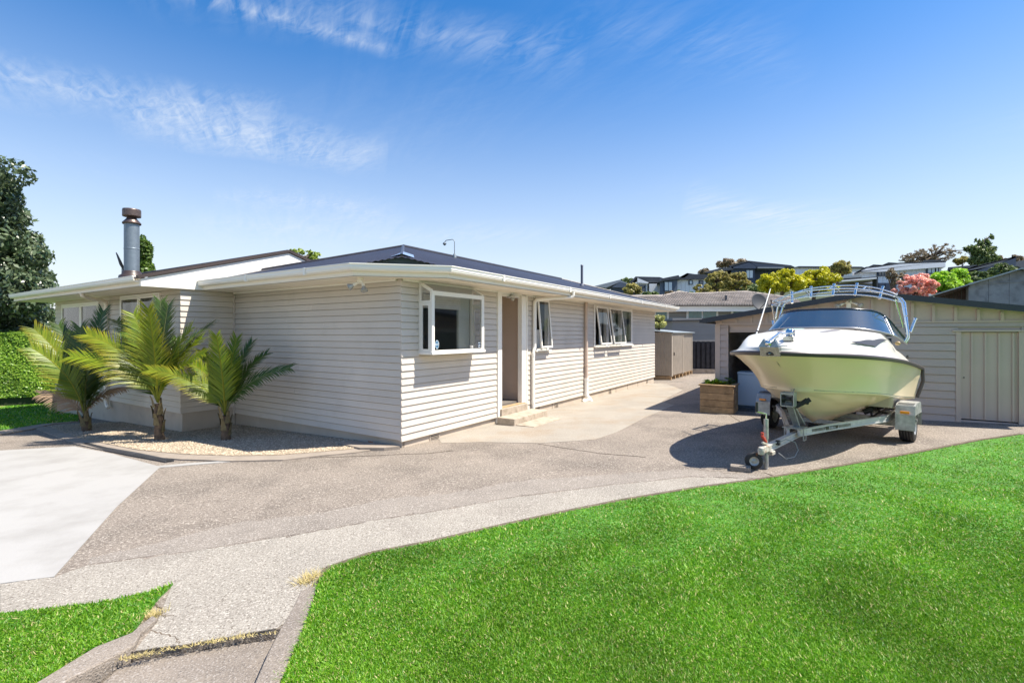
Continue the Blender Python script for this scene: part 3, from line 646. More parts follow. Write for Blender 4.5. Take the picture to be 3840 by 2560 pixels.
# left block: front slope, back slope
SR = 1.32
corr('roof', 5.43, 14.25, lambda l: -1.97, lambda l: SR, lambda l, s: (s, l, ZE + SL * (s + 1.9)))
corr('roof', 5.43, 14.25, lambda l: SR, lambda l: 4.6, lambda l, s: (s, l, ZE + SL * (SR + 1.9) - SL * (s - SR)))
zr = zroof(3 + EV); zl = ZE + SL * (SR + 1.9)
mb = MB()
mb.tube([(3, 3, zr + .01), (12, 3, zr + .01)], .05, 8); mb.tube([(3, 3, zr + .01), (-.12, -.12, zroof(EV - .12) + .01)], .038, 8); mb.tube([(3, 3, zr + .01), (-.7, 6.7, zroof(.04) + .012)], .045, 8)
mb.tube([(12, 3, zr + .01), (15.7, -.7, zroof(.04) + .01)], .04, 8); mb.build('ridge_cap', M_roof, house)
mb = MB(); mb.tube([(SR, 5.43, zl + .01), (SR, 14.25, zl + .01)], .05, 8); mb.build('ridge_cap', M_roofb, house)
# verge of the left block: white barge board and brown flashing on top
def vz(s): return ZE + SL * (s + 1.9) if s < SR else ZE + SL * (SR + 1.9) - SL * (s - SR)
mb = MB(); ss = [-1.9, SR, 4.6]
v = [(s, y, vz(s) - .035) for y in (5.36, 5.43) for s in ss] + [(s, y, 2.955) for y in (5.36, 5.43) for s in ss]
mb.add(v, [(0, 1, 7, 6), (1, 2, 8, 7), (3, 9, 10, 4), (4, 10, 11, 5), (0, 3, 4, 1), (1, 4, 5, 2), (0, 6, 9, 3)]); mb.build('barge_board', M_white, house)
mb = MB(); mb.bar((-1.95, 5.385, vz(-1.95) + .015), (SR, 5.385, vz(SR) + .015), .13, .07); mb.bar((SR, 5.385, vz(SR) + .013), (4.6, 5.385, vz(4.6) + .013), .13, .07); mb.build('verge_flashing', M_roofb, house)
# gablet at the cut corner: lead patch on the hip, dark sheet painting shade into the open gap
mb = MB(); rows = []
for k in range(9):
    f = k / 8; a = Vector((-EV, .37)).lerp(Vector((.37, -EV)), f) + Vector((.04, .04)); top = zroof(min(a.x, a.y) + EV) - .012; rows.append([(a.x, a.y, 3.05), (a.x, a.y, max(3.06, top))])
mb.grid(rows, smooth=False); mb.build('gablet_shade_sheet', mat('gablet_dark', (.03, .05, .055), .7), house)
mb = MB()
for sgn in (0, 1):
    r = []
    for k in range(6):
        d = .02 + k * .13; w0 = .05; w1 = .30 - .14 * (k / 5) * (sgn == 0) * 2
        a, b = -.17 + d, -.17 + d + max(w1, .05); z = lambda q: zroof(q + EV) + .016
        r.append([((b if sgn else a), (a if sgn else b), z(a)), (a, a, z(a) + .03)] if sgn else [(a, a, z(a) + .031), (a, b, z(a))])
    mb.grid(r, smooth=False)
mb.build('bare_flashing', M_lead, house)
# roof furniture
def pipe_vent(s_, l_, h, r=.045):
    z = zroof(l_ + EV); mb = MB(); mb.lathe([(r * 1.9, 0), (r * 1.5, .06), (r * 1.15, .09)], (s_, l_, z), 14); mb.tube([(s_, l_, z - .05), (s_, l_, z + h)], r, 14); mb.lathe([(r * 1.1, h - .02), (r * 1.1, h + .03), (0, h + .035)], (s_, l_, z), 14); mb.build('vent_pipe', mat('vent_pipe_grey', (.12, .13, .17), .5), house)
pipe_vent(9.9, 1.1, .74)
mb = MB(); sp = (4.6, 2.6); z = zroof(sp[1] + EV)
mb.lathe([(.06, 0), (.05, .06), (.03, .12)], (*sp, z), 12)
mb.tube([(*sp, z)] + [(sp[0], sp[1], z + .46)] + [(sp[0], sp[1] + .02, z + .50), (sp[0] - .02, sp[1] + .06, z + .53), (sp[0] - .08, sp[1] + .24, z + .51), (sp[0] - .09, sp[1] + .28, z + .47)], .011, 8)
mb.lathe([(.012, 0), (.055, -.04), (.05, -.06), (.02, -.1)], (sp[0] - .09, sp[1] + .29, z + .47), 10); mb.build('roof_spray_mast', mat('mast_grey', (.2, .23, .25), .5, metal=.4), house)
# wood-burner flue
fx, fy = w2h(*at(494, 1045, 11.35)[:2]); zf = vz(fx) - .05; fl = MB()
fl.lathe([(.148, zf), (.148, 4.56)], (fx, fy, 0), 24); fl.lathe([(.149, 3.95), (.152, 3.955), (.152, 3.975), (.149, 3.98)], (fx, fy, 0), 24)
flo = fl.build('flue', M_flue, house)
fl = MB(); fl.lathe([(.14, 4.555), (.18, 4.54), (.182, 4.57), (.10, 4.67), (.085, 4.71)], (fx, fy, 0), 24)
fl.lathe([(.0, 4.71), (.176, 4.715)] + [q for k in range(5) for q in ((.182, 4.73 + k * .03), (.176, 4.745 + k * .03))] + [(.175, 4.885), (.0, 4.89)], (fx, fy, 0), 24); fl.build('cowl', M_cowl, flo)
fl = MB(); fl.lathe([(.26, zf - .02), (.24, zf + .09), (.19, zf + .12), (.185, zf + .17), (.165, zf + .2)], (fx, fy, 0), 24); fl.build('flue_flashing', M_roofb, flo)

# ---- windows
def frame_rect(mb, x0, x1, z0, z1, t, y0, y1):
    mb.box(x0, x1, y0, y1, z1 - t, z1); mb.box(x0, x1, y0, y1, z0, z0 + t); mb.box(x0, x0 + t, y0, y1, z0 + t, z1 - t); mb.box(x1 - t, x1, y0, y1, z0 + t, z1 - t)
def window(parent, x0, x1, z0, z1, cells, sill=True):
    """wall-frame coordinates; cells: (a, b, open_angle)"""
    mb = MB(); frame_rect(mb, x0, x1, z0, z1, .055, -.045, .06)
    for c in cells[1:]: mb.box(c[0] - .03, c[0] + .03, -.043, .058, z0 + .055, z1 - .055)
    w = mb.build('window', M_white, parent, bevel=.004)
    if sill: m2 = MB(); m2.box(x0 - .05, x1 + .05, -.095, -.046, z0 - .02, z0 + .015); m2.build('sill', M_white, w)
    for a, b, ang in cells:
        sa, sb = a + (.03 if a > x0 + .1 else .058), b - (.03 if b < x1 - .1 else .058)
        m3 = MB(); h = z1 - z0 - .125; frame_rect(m3, 0, sb - sa, -h, 0, .045, -.04, 0)
        s = m3.build('sash', M_white, w, bevel=.003); s.location = (sa, -.012 if ang == 0 else -.05, z1 - .06); s.rotation_euler = (-rad(ang), 0, 0)
        m4 = MB(); m4.box(.046, sb - sa - .046, -.024, -.018, -h + .046, -.046); m4.v = [((Euler((-rad(ang), 0, 0)).to_matrix() @ Vector(v)) + Vector(s.location)) for v in m4.v]
        m4.v = [tuple(v) for v in m4.v]; m4.build('pane', M_glass, w)
        if ang:
            m5 = MB(); m5.tube([(sa + .08, .0, z0 + .07), (sa + .2, -.1, z0 + .05), (sa + .3, -.16, z0 + .06)], .006, 6); m5.build('stay', M_alu, w)
    return w
window(WR, 4.60, 5.30, 1.56, 2.92, [(4.60, 5.30, 5)])
window(WR, 8.38, 9.42, 1.57, 2.92, [(8.38, 9.42, 8)])
window(WR, 9.52, 11.95, 1.57, 2.92, [(9.52, 10.75, 8), (10.75, 11.95, 0)])
window(WL, 13.5 - 8.61, 13.5 - 6.42, 1.45, 2.93, [(13.5 - 8.61, 13.5 - 7.5, 0), (13.5 - 7.5, 13.5 - 6.42, 0)])
window(WL, 13.5 - 12.87, 13.5 - 10.0, 1.2, 2.85, [(13.5 - 12.87, 13.5 - 11.3, 0), (13.5 - 11.3, 13.5 - 10.0, 0)])
M_curt = mat('curtain_cloth', (.62, .60, .55), .9, var=.05, vscale=8)
def curtain(x0, x1, z0, z1, parent=WR, y=.16):
    rows = [[(x0 + (x1 - x0) * i / 30, y + .02 * math.sin(i * 1.9), z) for z in (z0, z1)] for i in range(31)]
    mb = MB(); mb.grid(rows); mb.build('curtain', M_curt, parent)
curtain(11.45, 11.93, 1.5, 2.9); curtain(10.45, 10.7, 1.5, 2.9); curtain(4.62, 5.3, 1.5, 2.1); curtain(9.2, 9.42, 1.5, 2.9)
curtain(13.5 - 8.55, 13.5 - 8.0, 1.3, 2.9, WL); curtain(13.5 - 10.6, 13.5 - 10.1, 1.3, 2.8, WL)
# facings round the high windows up to the soffit
mb = MB()
for a, b in ((8.36, 9.44), (9.50, 11.97), (4.58, 5.32)): mb.box(a, b, -.04, -.0265, 2.922, 2.948)
for a in (8.33, 9.42, 11.95): mb.box(a, a + .05 if a != 9.42 else 9.52, -.04, -.027, 1.56, 2.921)
mb.build('window_facing', M_white, WR)
# ---- garden bay window
def bay():
    x0, x1, z0, z1, zf, d = .403, 1.983, 1.62, 2.945, 2.765, .334
    mb = MB(); t = .05
    mb.box(x0 - .01, x1 + .02, -d - .02, 0, z0, z0 + .05)                       # base board
    for x in (x0, x1 - t):
        mb.box(x, x + t, -d, -d + t, z0 + .05, zf); mb.box(x, x + t, -.06, -.001, z0 + .05, z1 - .03)
        mb.bar((x + t / 2, -.03, z1 - .03), (x + t / 2, -d + .025, zf), t, .05); mb.box(x + .004, x + t - .004, -d + t, -.06, 2.55, 2.59)
    mb.box(x0 + t, x1 - t, -d, -d + t, zf - .05, zf); mb.box(x0, x1, -.06, -.001, z1 - .03, z1 + .004)
    w = mb.build('bay_window', M_white, WR, bevel=.004)
    m2 = MB(); frame_rect(m2, x0 + t, x1 - t, z0 + .05, zf - .05, .028, -d + .006, -d + .04); m2.build('frame', M_white, w)
    m2 = MB()
    for x in (x0 + .012, x1 - .012):                                            # side sash frames
        for z in ((z0 + .052, z0 + .10), (2.50, 2.548)): m2.box(x - .012, x + .012, -d + t, -.06, *z)
        m2.box(x - .012, x + .012, -d + t, -d + t + .04, z0 + .1, 2.5); m2.box(x - .012, x + .012, -.1, -.06, z0 + .1, 2.5)
    m2.build('side_sash', M_white, w)
    m3 = MB(); m3.box(x0 + t + .028, x1 - t - .028, -d + .02, -d + .026, z0 + .078, zf - .078); m3.build('pane', M_glass, w)
    for x in (x0 + .01, x1 - .016):
        m3 = MB(); m3.box(x, x + .005, -d + t + .04, -.1, z0 + .1, 2.5); m3.build('pane', M_glass, w)
        m3 = MB(); yy0, yy1 = -d + t, -.062; m3.add([(x, yy0, 2.592), (x, yy1, 2.592), (x, yy1, 2.87), (x, yy0, 2.72)], [(0, 1, 2, 3)]); m3.build('pane', M_glass, w)
    m3 = MB(); m3.add([(x0 + t, -d + .03, zf), (x1 - t, -d + .03, zf), (x1 - t, -.062, z1 - .03), (x0 + t, -.062, z1 - .03)], [(0, 1, 2, 3)]); m3.build('pane', M_glass, w)
    # blind rolled at the top inside, white reveal to the right
    m3 = MB()
    for k in range(5): m3.box(x0 + .08, x1 - .42, -.05, -.02, 2.50 + k * .045, 2.542 + k * .045)
    m3.box(x0 + .08, x1 - .42, -.055, -.015, 2.47, 2.497); m3.box(x0 + .05, x1 - .05, -.05, .1, 2.74, 2.93); m3.build('blind', M_curt, w)
    m3 = MB(); m3.box(x1 - .42, x1 - .06, -.0, .05, z0, 2.93); m3.box(x0 + .051, x1 - .051, .05, .25, z0 - .03, z0 + .03); m3.build('reveal', mat('reveal_paint', (.5, .52, .46), .6), w)
    # alarm sticker: octagon with lettering
    n = 8; r = .068; cx, cz = x0 + .155, z0 + .18; y = -d + .019
    m4 = MB(); ring = [(cx + r * .82 * math.cos(math.pi / 8 + i * math.pi / 4), y, cz + r * math.sin(math.pi / 8 + i * math.pi / 4) * 1.25) for i in range(8)]
    m4.add(ring + [(p[0], y + .0008, p[2]) for p in ring], [tuple(range(8)), tuple(range(15, 7, -1))]); st = m4.build('sticker', M_sticker, w)
    m4 = MB(); m4.add([(cx + (p[0] - cx) * q, y - .0008, cz + (p[2] - cz) * q) for q in (.94, .84) for p in ring], [(i, (i + 1) % 8, 8 + (i + 1) % 8, 8 + i) for i in range(8)]); m4.build('sticker_border', M_stickw, st)
    R = Matrix.Rotation(rad(90), 4, 'X')
    text_mesh('lettering', 'ADT', .058, M_stickw, st, Matrix.Translation((cx, y - .001, cz)) @ R, .0005)
    m4 = MB(); cx2 = x1 - .15; m4.box(cx2 - .045, cx2 + .045, y - .0005, y + .0005, z0 + .09, z0 + .21); s2 = m4.build('sticker', M_navy, w)
    m4 = MB(); m4.box(cx2 - .035, cx2 + .035, y - .0012, y - .0006, z0 + .187, z0 + .197); m4.box(cx2 - .01, cx2 + .035, y - .0012, y - .0006, z0 + .14, z0 + .152); m4.box(cx2 - .03, cx2 + .03, y - .0012, y - .0006, z0 + .105, z0 + .113)
    m4.lathe([(.010, 0), (.014, .0005)], (cx2 - .026, y - .0008, z0 + .147), 12, axis=(0, -1, 0)); m4.build('sticker_print', M_stickw, s2)
bay()
cp = h2w(1.70, -.22); t = thing('candle_cup', 'small white ceramic cup on the ledge of the bay window', 'cup', (*cp, 1.672), RZ)
mb = MB(); mb.lathe([(.0, .005), (.033, .0), (.036, .01), (.038, .085), (.034, .085), (.032, .015), (0, .014)], n=20); mb.build('bowl', M_soapw, t)
# ---- entrance
mb = MB(); mb.box(2.90, 3.055, -.055, .09, -.02, 2.95); mb.box(3.955, 4.17, -.03, .09, .1, 2.95); mb.box(4.172, 4.20, -.05, -.027, .1, 2.95); mb.box(3.057, 3.953, .03, .12, 2.86, 2.951); mb.build('porch_post', M_white, house, bevel=.004)
mb = MB(); mb.box(4.12, 4.14, .092, 1.45, .3, 2.95); mb.box(2.945, 2.97, .092, 1.45, .3, 2.95); mb.box(2.97, 4.12, 1.40, 1.46, .3, 2.95); mb.build('porch_lining', M_gpanel, house)
mb = MB(); mb.box(3.2, 4.0, 1.36, 1.399, .34, 2.4); d_ = mb.build('door', M_white, house); m2 = MB(); m2.lathe([(.02, 0), (.025, .03), (0, .05)], (3.9, 1.36, 1.35), 12, axis=(0, -1, 0)); m2.build('handle', M_chrome, d_)
mb = MB(); mb.box(2.975, 4.115, -.1, 1.4, -.2, .30); la = mb.build('porch_landing', M_stepc, house, bevel=.01)
mb = MB(); mb.box(3.0, 4.1, -.05, .05, .301, .325); mb.build('threshold', M_orange, la)
stx = h2w(2.78, 0); t = thing('door_step', 'worn concrete block step below the porch', 'step', (*stx, -.02), RZ)
mb = MB(); mb.box(.0, 1.5, -.56, -.11, -.15, .17); mb.build('step_block', M_stepc, t, bevel=.012)
mb = MB(); mb.box(.05, 1.3, -1.02, -.565, -.15, .045); mb.build('step_slab', M_stepc, t, bevel=.01)
mp = h2w(3.3, .25); t = thing('doormat', 'orange brown coir doormat on the porch landing', 'doormat', (*mp, .301), RZ); mb = MB(); mb.box(-.22, .3, -.15, .2, 0, .022); mb.build('pile', M_mat, t, bevel=.006)
# porch light
pl_ = h2w(3.55, -.02); t = thing('porch_light', 'white conical glass pendant light under the porch ceiling', 'lamp', (*pl_, 2.951), RZ)
mb = MB(); mb.lathe([(.05, 0), (.05, -.03), (.02, -.045), (.02, -.06), (.15, -.105), (.15, -.112), (.02, -.075)], n=28); mb.build('shade', M_soapw, t); mb = MB(); mb.lathe([(.045, -.08), (.05, -.14), (.035, -.175), (0, -.185)], n=18); mb.build('globe', M_bulb, t)
# downpipes
def pipe(name, pts, r, m, parent=house, collars=()):
    P = [Vector(pts[0])]
    for i in range(1, len(pts) - 1):
        a, b, c = Vector(pts[i - 1]), Vector(pts[i]), Vector(pts[i + 1]); q = min(.06, (a - b).length * .4, (c - b).length * .4)
        p0 = b + (a - b).normalized() * q; p2 = b + (c - b).normalized() * q
        P += [p0, (p0 + p2 + b * 2) / 4, p2]
    P.append(Vector(pts[-1])); mb = MB(); mb.tube(P, r, 14)
    for c, ax in collars: mb.tube([Vector(c) - Vector(ax) * .04, Vector(c) + Vector(ax) * .04], r * 1.13, 14)
    return mb.build(name, m, parent)
pipe('downpipe', [(5.2, -.80, 3.06), (5.2, -.80, 2.93), (4.62, -.10, 2.86), (4.47, -.08, 2.80), (4.47, -.08, 1.66), (4.41, -.08, 1.52), (4.41, -.08, -.05)], .042, M_white, collars=[((4.47, -.08, 1.68), (0, 0, 1)), ((4.41, -.08, 1.47), (0, 0, 1)), ((4.41, -.08, .3), (0, 0, 1))])
pipe('downpipe', [(7.62, -.085, 2.95), (7.62, -.085, .62)], .05, M_gpanel)
pipe('downpipe', [(7.62, -.085, .64), (7.62, -.085, .12), (7.66, -.2, -.02), (7.70, -.24, -.16)], .062, M_white, collars=[((7.62, -.085, .6), (0, 0, 1)), ((7.62, -.085, .14), (0, 0, 1))])
mb = MB(); mb.tube([(7.66, -.2, -.01), (7.55, -.12, -.03), (7.45, -.06, -.06)], .055, 12); mb.tube([(7.43, -.05, -.065), (7.50, -.09, -.05)], .07, 12); mb.build('drain_elbow', M_white, house)
mb = MB()
for z in (1.02, 2.15): mb.box(7.55, 7.69, -.14, -.027, z, z + .025)
mb.build('pipe_clip', M_gpanel, house)
pipe('downpipe', [(-1.86, 8.75, 3.06), (-1.86, 8.75, 2.90), (-1.62, 9.0, 2.86), (-1.22, 9.32, 2.82), (-1.2, 9.36, 2.7), (-1.2, 9.36, .2), (-1.2, 9.22, .1)], .045, M_soffit, collars=[((-1.2, 9.36, 1.5), (0, 0, 1))])
# corner stops, tap
mb = MB(); mb.box(-.045, -.028, 5.40, 5.458, .1, 2.95); mb.build('corner_batten', M_board, house)
mb = MB(); mb.tube([(-.03, .72, -.01), (-.09, .72, .0), (-.11, .72, -.05)], .012, 8); mb.tube([(-.07, .66, .04), (-.07, .78, .04)], .01, 6); mb.tube([(-.07, .72, 0), (-.07, .72, .05)], .008, 6); mb.build('garden_tap', M_rust, house)
mb = MB(); mb.prism([w2h(*gp(*p)) for p in [(1268, 1672), (1350, 1690), (1440, 1690), (1500, 1685), (1420, 1672), (1310, 1662)]], -.1, .055); mb.v = [(x, y, z + (gz(*h2w(x, y)) if z > 0 else 0)) for x, y, z in mb.v]
o = mb.build('gully_slab', M_edge); o.location = (C0[0], C0[1], 0); o.rotation_euler = (0, 0, RZ); o['label'] = 'small flat concrete gully slab at the house corner beside the gravel'; o['category'] = 'concrete slab'

# ---- twin spotlights
def spot_pair(label, loc, rz, m_arm, heads, boxm=None, up=False):
    t = thing('spotlight_fitting', label, 'spotlight', loc, rz, 'outdoor twin spotlights'); mb = MB()
    if not up: mb.lathe([(.055, 0), (.055, -.025), (.03, -.035), (.03, -.05)], n=18); mb.bar((-.05, 0, -.06), (.05, 0, -.06), .05, .03)
    else: mb.box(-.045, .045, -.075, 0, -.11, .09); mb.lathe([(.05, 0), (.055, .03), (.03, .06)], (0, -.075, .04), 16, axis=(0, -1, 0))
    mb.build('mount', m_arm, t, bevel=.006)
    for (a, d) in heads:
        a = Vector(a); d = Vector(d).normalized(); mb = MB(); st = Vector((0, 0, -.06)) if not up else Vector((0, -.05, .02))
        mb.tube([st, a - d * .02], .017, 8); mb.lathe([(.022, -.02), (.028, .0), (.028, .05)], a, 14, axis=d); h = mb.build('lamp_arm', m_arm, t)
        mb = MB(); mb.lathe([(.026, .045), (.03, .06), (.062, .125), (.062, .135)], a, 20, axis=d); mb.build('lamp_head', M_alu if not up else M_bulb, h)
        mb = MB(); mb.lathe([(.06, .133), (.05, .145), (0, .15)], a, 20, axis=d); mb.build('lens', M_bulb, h)
spot_pair('twin clear bulb spotlight under the eave near the house corner', (at(1351, 1043, 8.33).x, 8.33, 2.950), 0, M_soffit, [((-.07, -.01, -.10), (-1, -.25, -.55)), ((.05, -.01, -.11), (.35, -.45, -1))])

# =================================================================== PALMS
def frond(parent, base, ctrl, tip, ll, n, m, upv=(0, 0, 1), wid=.0112, vee=.35, droop=.10, fwd=.8, yellow=.0, start=.16):
    B, Cc, T = Vector(base), Vector(ctrl), Vector(tip); g = random.Random(int(abs(T.x * 991 + T.z * 77)) + n)
    P = lambda t: B * (1 - t) ** 2 + Cc * 2 * t * (1 - t) + T * t * t; dP = lambda t: ((Cc - B) * (1 - t) + (T - Cc) * t).normalized()
    mb = MB(); ts = [i / 10 for i in range(11)]; mb.tube([P(t) for t in ts], .01, 6, rs=[.017 * (1 - .85 * t) + .002 for t in ts])
    vs, fs, tp = list(mb.v), list(mb.f), [0.35] * len(mb.v)
    for i in range(n):
        t = start + (1 - start) * (i + .5) / n; p = P(t); d = dP(t); up = Vector(upv); sd = d.cross(up).normalized(); nr = sd.cross(d).normalized()
        L = ll * (min(1, (t - start + .1) / .22) ** .7) * (1 - .55 * max(0, t - .35) / .65) * g.uniform(.88, 1.08)
        for sg in (-1, 1):
            f = fwd * (1 + .7 * t) * g.uniform(.9, 1.1); dr = (sd * sg + d * f + nr * vee + Vector((g.gauss(0, .08), g.gauss(0, .08), g.gauss(0, .08)))).normalized(); wv = (d - dr * d.dot(dr)).normalized() * wid
            q = p; o = len(vs); segs = 4; yl = max(0., min(1., yellow + g.gauss(0, .15)))
            for k in range(segs + 1):
                f2 = k / segs; w = wv * (1 - f2 ** 2.2) * (.5 + min(.5, f2 * 2)); vs += [tuple(q + w), tuple(q - w)] if k < segs else [tuple(q)]
                tp += [min(1, yl * .28 + f2 ** 3 * (.15 + yl * .7))] * (2 if k < segs else 1)
                dr = (dr + Vector((0, 0, -droop * (.35 + f2 * 1.3)))).normalized(); q = q + dr * (L / segs)
            for k in range(segs - 1): fs.append((o + 2 * k, o + 2 * k + 1, o + 2 * k + 3, o + 2 * k + 2))
            fs.append((o + 2 * segs - 2, o + 2 * segs - 1, o + 2 * segs))
    me = bpy.data.meshes.new('frond'); me.from_pydata(vs, [], fs); me.materials.append(m); a = me.attributes.new('tip', 'FLOAT', 'POINT'); a.data.foreach_set('value', tp); me.update()
    ob = bpy.data.objects.new('frond', me); COL.objects.link(ob); ob.parent = parent; return ob
def palm(label, bu, bv, cr_px, fr, trunk_r=.085):
    """fronds: (tip z2 x, tip z2 y, tip depth offset, bow, leaflet length, material, yellow, droop)"""
    gx, gy = gp(bu, bv); gy += .05; base = Vector((gx, gy, gz(gx, gy))); t = thing('nikau_palm', label, 'palm', base, 0, 'young palms in the gravel bed')
    k = gy / (1.96 * F); L = lambda X, Y, dy=0: Vector(((X / 1.96 - U0) / F * (gy + dy), gy + dy, CZ + (V0 - 1100 - Y / 1.96) * (gy + dy) / F)) - base
    cr = L(*cr_px); h = cr.z; g = random.Random(bu); mb = MB(); n = 9
    mb.tube([Vector((cr.x * (i / n) + g.uniform(-.006, .006), 0, h * (i / n) - .03)) for i in range(n + 1)], .1, 14, rs=[trunk_r * (1.05 - .35 * i / n) * (1 + .05 * (i % 2)) for i in range(n + 1)])
    mb.build('trunk', M_palmtrunk, t)
    for i in range(8):                                   # old leaf bases hugging the trunk
        a = i * 2.4; z0 = h * (.25 + .09 * i); r0 = trunk_r * .85; c, s = math.cos(a), math.sin(a); mb = MB()
        rows = []
        for q in range(5):
            f = q / 4; rr = r0 + .006 + .05 * f * f; w = .06 * (1 - f * .65); zz = z0 + .24 * f; off = Vector((cr.x * zz / h, 0, 0))
            rows.append([off + Vector((c * rr - s * w, s * rr + c * w, zz)), off + Vector((c * (rr + .014), s * (rr + .014), zz)), off + Vector((c * rr + s * w, s * rr - c * w, zz))])
        mb.grid(rows); mb.build('leaf_base', mat('leaf_base_brown', (.16, .125, .055), .7, var=.35, vscale=18), t)
    for (X, Y, dy, bow, ll, m, yl, dr) in fr:
        tip = L(X, Y, dy); mid = cr.lerp(tip, .5); ctrl = mid + Vector((-(tip.x - cr.x) * .32, -(dy) * .32, bow * (tip - cr).length))
        ln = (tip - cr).length; face = Vector((0, -1, .35)) if abs(dy) < .35 else Vector((0, 0, 1))
        upv = Vector((-(tip.x - cr.x) * .5, -.9 if dy <= .3 else -.5, .75)) ; ll *= 1.28; nl = max(20, int(ln / .023))
        frond(t, cr, ctrl, tip, ll, nl, m, upv=upv, droop=dr, yellow=yl, vee=.15)
    return t
G, Dk, Bn = L_palm, L_palmd, L_palmb
palm('right hand palm of three, short, in front of the blank wall', 842, 1656, (1655, 890),
     [(1100, 560, -.25, .16, .34, G, .5, .10), (2130, 545, -.1, .14, .36, Dk, .2, .16), (1590, 310, -.35, .02, .36, G, .1, .03), (1850, 360, .35, .03, .34, Dk, .05, .05),
      (1740, 330, .1, .02, .36, G, .1, .04), (1480, 420, .55, .06, .34, G, .2, .07), (1690, 420, .7, .02, .36, Dk, 0, .05), (1340, 640, .5, .1, .3, Dk, .1, .1), (1960, 440, .3, .10, .32, Dk, .1, .1), (1420, 520, .1, .12, .34, G, .3, .08)], .085)
palm('tall middle palm of three with golden upright fronds', 592, 1656, (1160, 800),
     [(520, 460, -.3, .20, .46, G, .45, .09), (640, 300, -.05, .14, .46, G, .55, .07), (1090, 110, -.35, .02, .44, G, .45, .03), (1235, 90, .15, .02, .44, Dk, .1, .03), (1400, 260, -.1, .05, .42, G, .2, .06),
      (1560, 220, .5, .12, .40, Dk, .05, .12), (1500, 440, -.25, .12, .34, G, .3, .10), (860, 200, .55, .08, .42, Dk, .0, .08), (980, 150, .1, .03, .44, G, .35, .04), (1300, 330, .7, .06, .36, Dk, 0, .08), (880, 560, .4, .1, .34, Dk, .0, .1), (760, 380, .1, .12, .42, G, .4, .07), (1480, 330, .2, .10, .38, G, .2, .08), (1180, 60, .4, .0, .40, Dk, .1, .03)], .085)
palm('leftmost palm of three, dark fronded with browned drooping tips', 319, 1622, (622, 900),
     [(250, 260, -.1, .10, .46, G, .45, .06), (230, 400, -.35, .14, .46, G, .35, .09), (760, 130, .45, .04, .50, Dk, 0, .05), (430, 230, .3, .03, .46, Dk, .2, .04), (640, 520, -.55, .04, .40, Dk, .1, .04),
      (590, 250, .1, .02, .50, Dk, .1, .05), (850, 590, -.1, .10, .36, Dk, .1, .14), (300, 740, -.35, .16, .34, Bn, .6, .22), (930, 700, .1, .22, .26, Bn, .3, .25), (520, 330, .7, .03, .45, Dk, 0, .06), (720, 300, .7, .05, .45, Dk, 0, .06)], .09)

# =================================================================== GARAGE
GO = (5.24, 12.5); gar = thing('garage', 'beige board and batten garage with low gable roof and dark barge', 'garage', (*GO, 0), RZ)
# local: x = depth (away), y = to the left; the front runs toward -y
GW = 6.2; PK = -3.1; gop = [(.29, 2.95, 0, 2.19), (4.65, 5.57, .24, 2.03)]
gw = wall(gar, 'front_wall', (0, 0), -math.pi / 2, GW, .16, 2.22, gop, me=GBOARD, backm=M_gboard, pitch=.165, jog=False)
def gz_roof(y): return 2.36 + (.163) * (3.25 - abs(y - PK))
mb = MB(); mb.add([(x, y, z) for x in (0, .09) for y, z in ((0, 2.225), (-GW, 2.225), (-GW, gz_roof(-GW)), (PK, gz_roof(PK)), (0, gz_roof(0)))], [(0, 1, 2, 3, 4)[::-1], (5, 6, 7, 8, 9), (0, 5, 6, 1), (4, 3, 8, 9), (3, 2, 7, 8), (1, 6, 7, 2), (0, 4, 9, 5)])
gp_ = mb.build('gable_panel', M_gpanel, gar)
for k in range(18):
    y = -.12 - k * .345
    if y < -GW: break
    b = MB(); b.box(-.04, -.002, y - .026, y + .026, 2.262, gz_roof(y) - .1); b.build('batten', M_gpanel, gp_)
mb = MB(); mb.box(-.03, -.002, -GW, 0, 2.222, 2.26); mb.bar((-.012, .02, gz_roof(0) - .05), (-.012, PK, gz_roof(PK) - .05), .02, .1); mb.bar((-.013, PK, gz_roof(PK) - .05), (-.013, -GW, gz_roof(-GW) - .05), .02, .1); mb.box(-.035, -.002, -.10, .02, .0, 2.221); mb.build('trim', M_gpanel, gar)
mb = MB(); mb.box(0, .09, .0, -.0001, 0, .1); mb.box(.02, 7, -.09, -.002, 0, 2.3); mb.box(0.1, 7, -GW, -GW + .09, 0, 2.3); mb.box(6.91, 7, -GW + .1, -.1, 0, 2.3); mb.box(.0, .09, -5.57, -4.65, .1, .24); mb.build('side_wall', M_gboard, gar)
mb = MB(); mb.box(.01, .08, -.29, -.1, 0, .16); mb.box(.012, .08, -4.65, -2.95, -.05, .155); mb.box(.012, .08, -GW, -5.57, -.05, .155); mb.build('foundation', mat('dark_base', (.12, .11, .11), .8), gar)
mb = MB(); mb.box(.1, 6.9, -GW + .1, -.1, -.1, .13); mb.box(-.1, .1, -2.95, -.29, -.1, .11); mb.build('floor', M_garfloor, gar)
mb = MB()
for a, b in ((.27, PK), (PK, -GW - .25)):
    za, zb_ = gz_roof(a), gz_roof(b); mb.add([(x, y, z + d) for d in (0, .035) for x in (-.25, 7.2) for y, z in ((a, za), (b, zb_))], [(0, 1, 3, 2)[::-1], (4, 5, 7, 6), (0, 1, 5, 4), (2, 3, 7, 6), (0, 2, 6, 4), (1, 3, 7, 5)])
mb.build('roof', mat('garage_roof_iron', (.05, .055, .065), .4, metal=.2), gar)
mb = MB(); mb.bar((-.262, .28, gz_roof(.28) - .02), (-.262, PK, gz_roof(PK) - .02), .022, .12); mb.bar((-.263, PK, gz_roof(PK) - .02), (-.263, -GW - .26, gz_roof(-GW - .26) - .02), .022, .12); mb.build('barge_board', mat('dark_barge', (.03, .035, .045), .45), gar)
